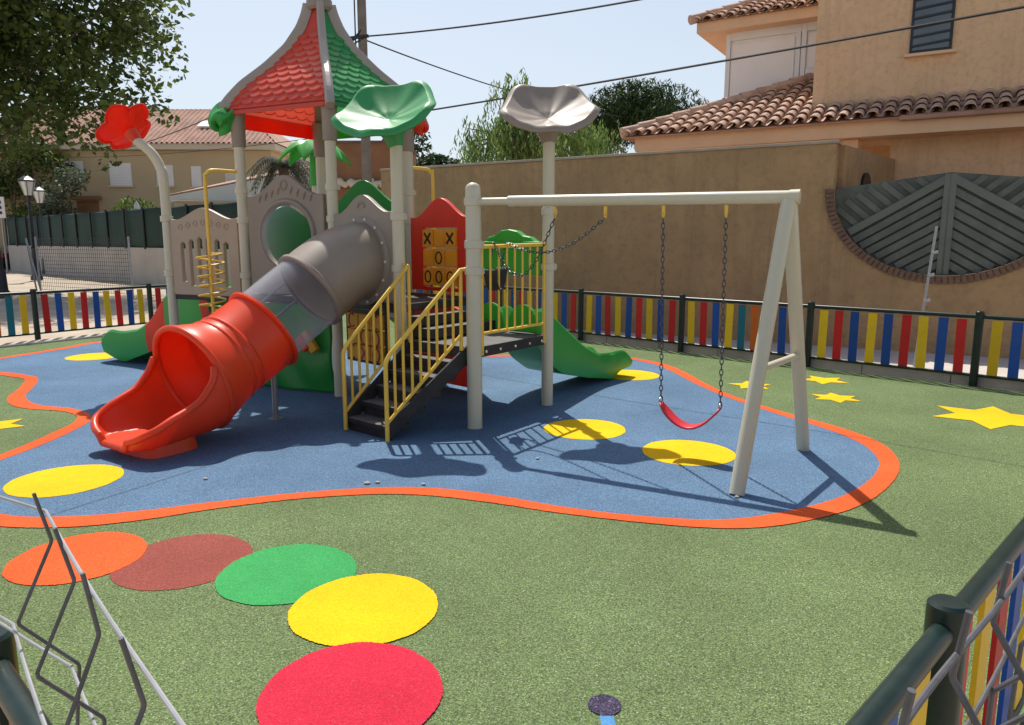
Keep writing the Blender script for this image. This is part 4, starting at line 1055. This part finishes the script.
# willow behind the garden wall
t = thing('willow', (.6, 25, -.03), 'pale green weeping willow behind the wall and the taupe flower', 'tree')
b = MB(); b.tube(catmull([(.6, 25, 0), (.5, 25, 3), (.3, 25, 5.6)], 5, False), .16, 8)
tips = []
for i in range(60):
    a = random.random()*6.28; rr = random.random()**.6*2.1; top = V((.75+rr*math.cos(a)*1.15, 25+rr*.8*math.sin(a), 5.4-rr*.42+random.random()*.7))
    if i < 7: top = V((-.45+.3*random.random()+.1*i, 24.6, 6.1+.2*random.random()+.07*i))
    b.tube([(.45, 25, 4.0), V((.45, 25, 4.0)).lerp(top, .6)+Z*.4, top], [.05, .03, .012], 5); tips.append((top, a))
b.build('trunk', 'bark', t); b = MB()
for top, a in tips:
    for s_ in range(8):
        x = V(top)+V(((random.random()-.5)*.8, (random.random()-.5)*.8, (random.random()-.3)*.5)); ln = .9+random.random()*1.9; dr = V(((random.random()-.5)*.5+.25*math.cos(a), (random.random()-.5)*.4, 0))
        n = int(ln/.075); b.leaves([x+dr*(k_/n)-Z*ln*(k_/n)**1.15+V(((random.random()-.5)*.13, (random.random()-.5)*.13, 0)) for k_ in range(n)], .19, 0, asp=.28, down=.9)
b.build('crown', 'l_willow', t)
# umbrella pine
cr_ = []
for i in range(75):
    x = 3.6+5.6*random.random(); q_ = 1-((x-6.4)/3.0)**2; cr_.append(((x, 38+2.5*(random.random()-.5), 6.0+2.9*max(0, q_)*random.random()**.7+.2), .68+.3*random.random()))
cr_ += [((3.7+.62*i, 37.5, 7.4+1.55*math.sqrt(max(0.02, 1-((i-4.4)/5.0)**2))), .6) for i in range(10)]
tree('umbrella_pine', (6.3, 38.5, -.03), 7.5, 'dark umbrella pine behind the tiled roof corner', 'tree', cr_, 'l_pine', .26, 420, .25, flat=-.4, asp=.25, limbs=8)
cr_ = [((-6.9+3.4*i/9+.2*random.random(), 50+random.random(), 5.9+.9*math.sin(math.pi*(i+.6)/10)+.2*random.random()), .65) for i in range(10)]+[((-6.8+3.2*i/9, 50.5, 4.8), .9) for i in range(10)]
tree('broadleaf_tree', (-5.2, 50.5, -.03), 5.5, 'small distant dark green tree above the left end of the brown wall', 'tree', cr_, 'l_dark', .3, 340, .2)
cr_ = [((-5.1+1.5*random.random(), 30+random.random(), 4.9+1.1*random.random()), .55) for i in range(12)]
tree('broadleaf_tree', (-4.6, 30.5, -.03), 5.0, 'dark tree seen under the roof beside the reddish brown building', 'tree', cr_, 'l_dark', .2, 260, .12)
# palm seen through the tower
t = thing('palm_tree', (-9.0, 30, -.03), 'grey-green palm with drooping fronds seen through the tower', 'tree')
b = MB(); b.tube([(-9.0, 30, 0), (-9.0, 30, 4.6)], [.25, .2], 10); b.build('trunk', 'bark', t); b = MB()
for i in range(64):
    a = random.random()*6.28; el = random.random(); dr = V((math.cos(a), math.sin(a), 0)); ln = 1.6; q_ = []
    for k_ in range(9):
        s = k_/8; q_.append(V((-9.0, 30, 4.7))+dr*ln*s*(.55+.45*el)+Z*(1.1*el*s-(1.5+.6*(1-el))*s*s))
    sdv = V((-dr.y, dr.x, 0))
    for k_ in range(8):
        for sg in (-1, 1):
            for m_ in range(2):
                p = q_[k_].lerp(q_[k_+1], m_/2); e_ = p+sdv*sg*.28*(1-.5*k_/8)+dr*.12-Z*.22; b.add([p, p+dr*.05, e_+dr*.01, e_], [(0, 1, 2, 3)])
b.build('fronds', 'l_palm', t)

# ------------------------------------------------------------------ background buildings
def bw(mb, x0, x1, y, z0, z1, d=.05, mi=0): mb.box(x0, x1, y-d, y, z0, z1, mi)
hl = thing('house', (-22, 48, 0), 'long ochre house with white roller shutters and red tile roof at the left', 'house')
HX0, HX1, HY = -31.5, -14.2, 45.0
b = MB(); b.box(HX0, HX1, HY, HY+9, 0, 6.9); b.build('wall', 'ochre', hl)
b = MB(); b.box(HX0-.4, HX1+.4, HY-.45, HY+9.4, 6.92, 7.25); b.build('eave', 'ochre2', hl)
b = MB(); e0 = (HX0-.5, HY-.6, 7.26); NXX = 130
def rfn(u, v):
    x = lerp(HX0-.5, HX1+.5, u); y = lerp(HY-.6, HY+4.5, v); hip = max(0, (HX1+.5-5.2*v-x)); 
    z = 7.27+2.7*v+.05*math.sin(x*2*math.pi/.30)
    return V((min(x, HX1+.5-3.6*v), y, z))
b.grid(rfn, 700, 24, smooth=False)
b.add([(HX1+.5, HY-.6, 7.27), (HX1+.5, HY+9.6, 7.27), (HX1-3.1, HY+4.5, 9.97)], [(0, 1, 2)])
b.add([(HX0-.5, HY+9.6, 7.27), (HX1+.5, HY+9.6, 7.27), (HX1-3.1, HY+4.5, 9.97), (HX0-.5, HY+4.5, 9.97)], [(0, 1, 2, 3)])
rl = b.build('roof', 'tilef', hl)
b = MB(); b.obox((-18.6, HY+1.85, 8.66), (.42, 0, 0), (0, .42, .22), (0, -.03, .05)); b.build('skylight', 'white', rl)
for (x0, x1, y0, y1) in ((58, 82, 160, 182), (108, 130, 162, 184), (155, 172, 164, 184), (190, 200, 165, 185), (224, 240, 172, 183)):
    X0, X1 = (x0-512)/764*45, (x1-512)/764*45; zt, zb = 1.7+(238-y0)/764*45, 1.7+(238-y1)/764*45
    b = MB(); bw(b, X0, X1, HY-.003, zb, zt, .04); wdw = b.build('window', 'white', hl)
    b = MB(); 
    for i in range(9): z = lerp(zb+.05, zt-.05, i/8); b.box(X0+.05, X1-.05, HY-.055, HY-.045, z-.045, z+.045)
    b.build('shutter', 'balc', wdw); b = MB(); b.box(X0-.08, X1+.08, HY-.16, HY-.044, zb-.1, zb-.005); b.build('sill', 'ochre2', wdw)
b = MB(); bw(b, -25.9, -24.6, HY-.003, 2.2, 4.0, .04); b.build('door', 'brownwall', hl); b = MB(); b.box(-26.1, -24.4, HY-.5, HY-.003, 4.05, 4.25); b.build('canopy', 'brownwall', hl)
# low pinkish-roofed house seen between tower posts
h2 = thing('house', (-11.5, 34, 0), 'low house with a sloping pinkish tile roof and white fascia seen behind the tower', 'house')
b = MB(); b.box(-15.2, -8.2, 34, 39, 0, 3.35); b.build('wall', 'ochre2', h2)
b = MB(); vs = [V((-15.5, 33.4, 3.55)), V((-8.0, 33.4, 4.95)), V((-8.0, 39, 6.0)), V((-15.5, 39, 4.3))]; b.add(vs, [(0, 1, 2, 3)]); b.build('roof', 'tilef', h2, solid=.12)
b = MB(); b.seg((-15.5, 33.36, 3.40), (-8.0, 33.36, 4.80), .05, .25); b.build('fascia', 'white', h2)
b = MB(); b.add([(-15.0, 33.3, 3.45), (-8.2, 33.3, 3.35), (-8.2, 33.36, 4.7), (-15.0, 33.36, 3.4)], [(0, 1, 2, 3)]); b.build('gable', 'white', h2, solid=.03)
b = MB(); b.add([(-13.3, 33.2, 3.05), (-11.6, 33.2, 3.1), (-11.6, 32.0, 2.75), (-13.3, 32.0, 2.7)], [(0, 1, 2, 3)]); b.build('awning', 'awn', h2, solid=.05)
h3 = thing('building', (-4.7, 25, 0), 'reddish brown rendered building seen under the roof beside the tower posts', 'building')
b = MB(); b.box(-6.0, -3.4, 23.6, 27, 0, 4.65); b.build('wall', 'brownwall', h3); b = MB(); b.box(-6.05, -3.35, 23.55, 27.05, 4.653, 4.72); b.build('coping', 'brick', h3)
b = MB()
b.tube([(-6.0+2.6*i/60, 23.5, 3.42+.03*math.sin(i*.9)) for i in range(61)], [.12+.035*math.sin(i*.55)+.02*math.sin(i*1.7) for i in range(61)], 10)
b.build('ledge', 'ochre2', h3)
h4 = thing('house', (3, 24, 0), 'small brown tiled roof peeping over the garden wall below the pine', 'house')
b = MB(); b.box(2.5, 5.2, 26, 29, 0, 3.7); b.build('wall', 'white', h4)
b = MB()
def r4(u, v): x = lerp(2.2, 5.4, u); return V((lerp(x, 3.2+.6*(u-.5), v*.8), lerp(25.8, 27.5, v), 3.75+.78*v+.03*math.sin(x*2*math.pi/.22)))
b.grid(r4, 140, 8, smooth=False); b.build('roof', 'tilef', h4)
# block wall with green screening
P0, P1 = V((-28.6, 42.7, 0)), V((-8.6, 24.2, 0)); dw = (P1-P0).normalized(); nw = V((dw.y, -dw.x, 0))
bwll = thing('block_wall', P1, 'pale low block wall topped by dark green fence screening behind the sandy ground', 'wall')
b = MB(); b.obox((P0+P1)/2+Z*.68, (P1-P0)/2, nw*.12, Z*.72); b.build('wall_base', 'block', bwll)
b = MB(); Ls = (P1-P0).length
def scr(u, v): p = P0.lerp(P1, u); return p+nw*(.05+.03*math.sin(u*Ls*1.7))+Z*(1.36+v*1.55)
b.grid(scr, 200, 4); b.build('screen', 'screen', bwll, solid=.01)
for i in range(15):
    p = P0.lerp(P1, i/14)+nw*.13; b = MB(); b.tube([p+Z*1.35, p+Z*2.96], .05, 8); b.build('post', 'iron', bwll)
# galvanised mesh fence panel beyond the left slat fence
def mesh_panel(p, q, z0, z1, label, nx, nz, parent_name='mesh_fence', m='galv'):
    p, q = V(p), V(q); t = thing(parent_name, p, label, 'fence'); d = q-p; b = MB()
    for i in range(nx+1): x = p+d*i/nx; b.tube([x+Z*z0, x+Z*z1], .006, 4)
    for j in range(nz+1): z = lerp(z0, z1, j/nz); b.tube([p+Z*z, q+Z*z], .006, 4)
    b.build('mesh', m, t)
    for x in (p, q):
        b = MB(); b.tube([x, x+Z*(z1+.05)], .028, 10); b.build('post', 'galvl', t)
    return t
mf = mesh_panel((-15.0, 23.6, 0), (-10.95, 21.4, 0), .15, 1.75, 'galvanised wire mesh fence panel standing on the sandy ground behind the slat fence', 46, 14, m='galvd')
b = MB(); b.tube([(-15.05, 23.5, 0), (-14.65, 22.6, 1.75)], .025, 8); b.tube([(-14.2, 22.4, 0), (-14.65, 22.6, 1.75)], .025, 8); b.build('strut', 'galv', mf)
# thin dark post with pale cap
t = thing('bollard_post', (-15.9, 32.0, 0), 'dark post with pale pointed cap sticking up above the green screening', 'post')
b = MB(); b.tube([(-15.9, 32.0, 0), (-15.9, 32.0, 3.0)], .09, 10); b.build('shaft', 'iron', t); b = MB(); b.lathe([(.12, 3.0), (.11, 3.15), (0, 3.36)], (-15.9, 32.0, 0), 10); b.build('cap', 'white', t)
# street lamps
def lamp(x, y, label, h=4.4):
    t = thing('street_lamp', (x, y, 0), label, 'street lamp', 'street lamps on the sandy ground'); c = V((x, y, 0)); k_ = h/4.4
    b = MB(); b.lathe([(.24, 0), (.24, .12), (.19, .2), (.17, .75), (.12, .85), (.11, 1.3), (.14, 1.36), (.08, 1.45), (.06, 3.45*k_), (.10, 3.5*k_), (.10, 3.54*k_), (.05, 3.56*k_)], c, 14); b.build('post', 'iron', t)
    z = 3.56*k_; b = MB(); b.lathe([(.16, z), (.31, z+.56), (.28, z+.58)], c, 6); ln = b.build('lantern', 'lampglass', t)
    b = MB(); b.lathe([(.36, z+.57), (.35, z+.62), (.15, z+.77), (.08, z+.81), (.06, z+.9), (0, z+.97)], c, 6); b.build('cap', 'iron', ln)
    b = MB()
    for i in range(6):
        a = math.pi/3*i; b.tube([c+V((.165*math.cos(a), .165*math.sin(a), z)), c+V((.315*math.cos(a), .315*math.sin(a), z+.57))], .012, 5)
    b.build('cage', 'iron', ln); return t
lamp(-20.45, 32, 'black lantern street lamp, the nearer of two beside the white sign')
lamp(-24.05, 38.5, 'smaller black lantern street lamp just behind the nearer lamp', 4.4)
lamp(-15.5, 22.5, 'street lamp cut by the left edge, only its flared black base in view')
# white sign post and parked car at the far left
t = thing('sign_post', (-27.1, 40, 0), 'narrow white sign on a grey pole at the left edge', 'sign')
b = MB(); b.box(-27.36, -26.82, 39.9, 39.95, 2.85, 3.95); b.build('panel', 'white', t)
b = MB(); b.tube([(-27.1, 40, 0), (-27.1, 40, 3.9)], .045, 8); b.build('pole', 'steel', t)
b = MB()
for i in range(3): b.box(-27.22, -26.98, 39.885, 39.897, 3.05+.27*i, 3.2+.27*i)
b.build('lettering', 'mark', t)
t = thing('gate_post', (-28.6, 42.9, 0), 'white square post where the block wall ends beside the parked car', 'post')
b = MB(); b.box(-28.75, -28.45, 42.75, 43.05, 0, 2.45); b.build('shaft', 'white', t, bevel=.01); b = MB(); b.box(-28.8, -28.4, 42.7, 43.1, 2.453, 2.53); b.build('cap', 'white', t, bevel=.01)
car = thing('parked_car', (-31.3, 43.4, 0), 'dark parked car cut by the left edge beside the white post', 'car')
prof = [(-2.1, .35), (-2.15, .7), (-2.0, .95), (-1.2, 1.02), (-.6, 1.48), (.9, 1.52), (1.6, 1.1), (2.1, 1.0), (2.2, .6), (2.1, .35)]
cx = V((-31.3, 43.4, 0)); b = MB(); b.plate([(-x, z) for x, z in reversed(prof)], [], 1.65, cx, V((1, 0, 0)), Z); b.build('body', 'carp', car, bevel=.08, bevseg=3)
for pts in ([(-1.4, 1.06), (-.65, 1.07), (-.65, 1.42), (-.9, 1.42)], [(-.55, 1.07), (.55, 1.07), (.4, 1.42), (-.55, 1.42)]):
    b = MB(); b.plate(pts, [], 1.70, cx, V((1, 0, 0)), Z); b.build('window', 'glass', car)
for x in (-1.35, 1.35):
    for y in (-.78, .78):
        b = MB(); b.lathe([(.0, -.1), (.3, -.1), (.33, -.06), (.33, .06), (.3, .1), (0, .1)], cx+V((x, y, .33)), 20, ax=(0, 1, 0)); wl = b.build('wheel', 'tyre', car)
        b = MB(); b.lathe([(0, -.12), (.2, -.115), (.21, -.09)], cx+V((x, y, .33)), 14, ax=(0, 1 if y < 0 else -1, 0)); b.build('rim', 'steel', wl)
b = MB(); b.box(-29.21, -29.08, 42.66, 42.9, .72, .9); b.build('tail_light', 'redp', car)

# ------------------------------------------------------------------ utility pole and cables
up = thing('utility_pole', (-4.2, 22, 0), 'grey wooden utility pole rising behind the tower roof', 'utility pole')
b = MB(); b.tube([(-4.2, 22, 0), (-4.2, 22, 9.8)], [.15, .12], 12); b.build('pole', 'wood', up)
b = MB(); b.seg((-4.6, 21.85, 7.25), (-4.0, 21.85, 7.32), .06, .08); b.tube([(-4.55, 21.9, 7.1), (-4.2, 21.9, 7.5)], .03, 6); b.tube([(-4.38, 21.9, 6.5), (-4.38, 21.9, 9.6)], .02, 6); b.build('bracket', 'iron', up)
def wire(p, q, sag, label, r=.014):
    p, q = V(p), V(q); b = MB(); b.tube([p.lerp(q, t)-Z*sag*4*t*(1-t) for t in [i/30 for i in range(31)]], r, 6)
    tag(b.build('cable', 'cable'), label, 'cable')
wire((-4.2, 21.85, 7.3), (8.75, 13.75, 7.2), .30, 'uppermost black overhead cable from the utility pole towards the house', .022)
wire((-4.2, 21.85, 7.25), (6.3, 38, 7.6), .35, 'thin cable from the pole sloping down behind the taupe flower', .02)
wire((-4.2, 21.85, 5.05), (13.1, 7.8, 5.42), .10, 'black cable crossing in front of the orange house and its barred window', .022)
wire((-4.25, 21.85, 7.2), (-23, 44.9, 6.95), .35, 'cable from the pole down to the ochre house at the left', .022)
wire((-6, 26, 5.2), (-26, 44.8, 6.5), .2, 'thin lower cable across the ochre house roof', .014)

# ------------------------------------------------------------------ bent wire fencing next to the camera
def near_mesh(p0, dirv, n, step, ztop, label, foldsgn, lv, lines, m, ml, r=.0026, before=3):
    p0, dirv = V(p0), V(dirv).normalized(); nq = V((dirv.y, -dirv.x, 0))*foldsgn
    t = thing('wire_fence', p0, label, 'fence')
    for i in range(n):
        x = p0+dirv*step*i; b = MB(); j = (random.random()-.5)*.014; k2 = (random.random()-.5)*.012
        pts = [x+nq*(s_+(k2 if k_ in (1, 3) else 0))+dirv*(j if k_ else 0)+Z*(ztop+dz+j) for k_, (dz, s_) in enumerate(lv)]
        fine = []
        for k_, p in enumerate(pts):      # small bend radius at every fold
            if 0 < k_ < len(pts)-1: fine += [p.lerp(pts[k_-1], .12), p.lerp(pts[k_-1], .03), p.lerp(pts[k_+1], .03), p.lerp(pts[k_+1], .12)]
            else: fine.append(p)
        b.tube(fine, r, 8); b.build('upright_wire', m, t)
    for dz, s_, cr_k in lines:
        b = MB(); pts = []
        for k_ in range(-before*3, n*3+1):
            u = k_/3*step; bend = cr_k*max(0, -k_)*step
            pts.append(p0+dirv*u+nq*(s_+.004*math.sin(7*u)+bend)+Z*(ztop+dz+.004*math.sin(9*u)))
        b.tube(pts, r*.95, 8); b.build('line_wire', ml, t)
    return t
near_mesh((-.672, .995, 0), (.355, -.42, 0), 6, .165, 1.35, 'bent loose wire mesh sticking up at the lower left corner', 1,
          [(0, 0), (-.075, -.010), (-.185, .036), (-.275, -.028), (-.38, -.022), (-.47, .01), (-.58, .045), (-1.2, .045)],
          [(-.03, -.012, .12), (-.185, .041, .1), (-.275, -.023, .1), (-.58, .05, 0)], 'galvd', 'galvl')
near_mesh((.20, .42, 0), (.70, .715, 0), 9, .175, 1.34, 'bent wire mesh in the lower right corner before the nearest slat fence', -1,
          [(0, 0), (-.075, .010), (-.16, -.045), (-.25, .03), (-.38, .03), (-.47, -.01), (-.58, -.045), (-1.2, -.045)],
          [(-.045, .004, 0), (-.165, -.04, 0), (-.25, .036, 0), (-.5, -.04, 0)], 'galvd', 'galvd', .0036, 1)

# ------------------------------------------------------------------ light, sky, camera
az_x, az_y, el = -.28, .96, R(58.5)
sv = V((az_x, az_y, 0)).normalized()*math.cos(el)+Z*math.sin(el)
sun = bpy.data.lights.new('sun', 'SUN'); sun.energy = 4.6; sun.angle = R(.53); sun.color = (1, .95, .87)
so = bpy.data.objects.new('sun', sun); COL.objects.link(so); so.rotation_euler = sv.to_track_quat('Z', 'Y').to_euler(); so.location = (0, 0, 30)
wd = bpy.data.worlds.new('World'); S.world = wd; wd.use_nodes = True; t = wd.node_tree; t.nodes.clear()
sk = t.nodes.new('ShaderNodeTexSky'); sk.sky_type = 'NISHITA'; sk.sun_disc = False; sk.sun_elevation = el; sk.sun_rotation = math.atan2(az_x, az_y)
sk.air_density = 1.0; sk.dust_density = 3.0; sk.ozone_density = 1.0; sk.altitude = 500
bg = t.nodes.new('ShaderNodeBackground'); bg.inputs['Strength'].default_value = .12; wo = t.nodes.new('ShaderNodeOutputWorld')
mxs = t.nodes.new('ShaderNodeMix'); mxs.data_type = 'RGBA';  mxs.inputs[7].default_value = (5.7, 6.35, 6.9, 1)
tcs = t.nodes.new('ShaderNodeTexCoord'); sxs = t.nodes.new('ShaderNodeSeparateXYZ'); mrs = t.nodes.new('ShaderNodeMapRange')
t.links.new(tcs.outputs['Generated'], sxs.inputs[0]); t.links.new(sxs.outputs[2], mrs.inputs[0])
for k_, v_ in ((1, .22), (2, .62), (3, .62), (4, .0)): mrs.inputs[k_].default_value = v_
t.links.new(mrs.outputs[0], mxs.inputs['Factor'])
t.links.new(sk.outputs[0], mxs.inputs[6]); t.links.new(mxs.outputs[2], bg.inputs[0]); t.links.new(bg.outputs[0], wo.inputs[0])
cam = bpy.data.cameras.new('camera'); co = bpy.data.objects.new('camera', cam); COL.objects.link(co)
cam.sensor_width = 36; cam.lens = 739.6/1024*36; cam.clip_start = .02; cam.clip_end = 1000
co.location = (0, 0, 1.7); co.rotation_euler = (R(90-9.4045), 0, 0); S.camera = co
S.view_settings.view_transform = 'Standard'; S.view_settings.look = 'None'; S.view_settings.gamma = 1; S.view_settings.exposure = .18
S.render.resolution_x = 1024; S.render.resolution_y = 725
S.cycles.max_bounces = 8; S.cycles.transparent_max_bounces = 16
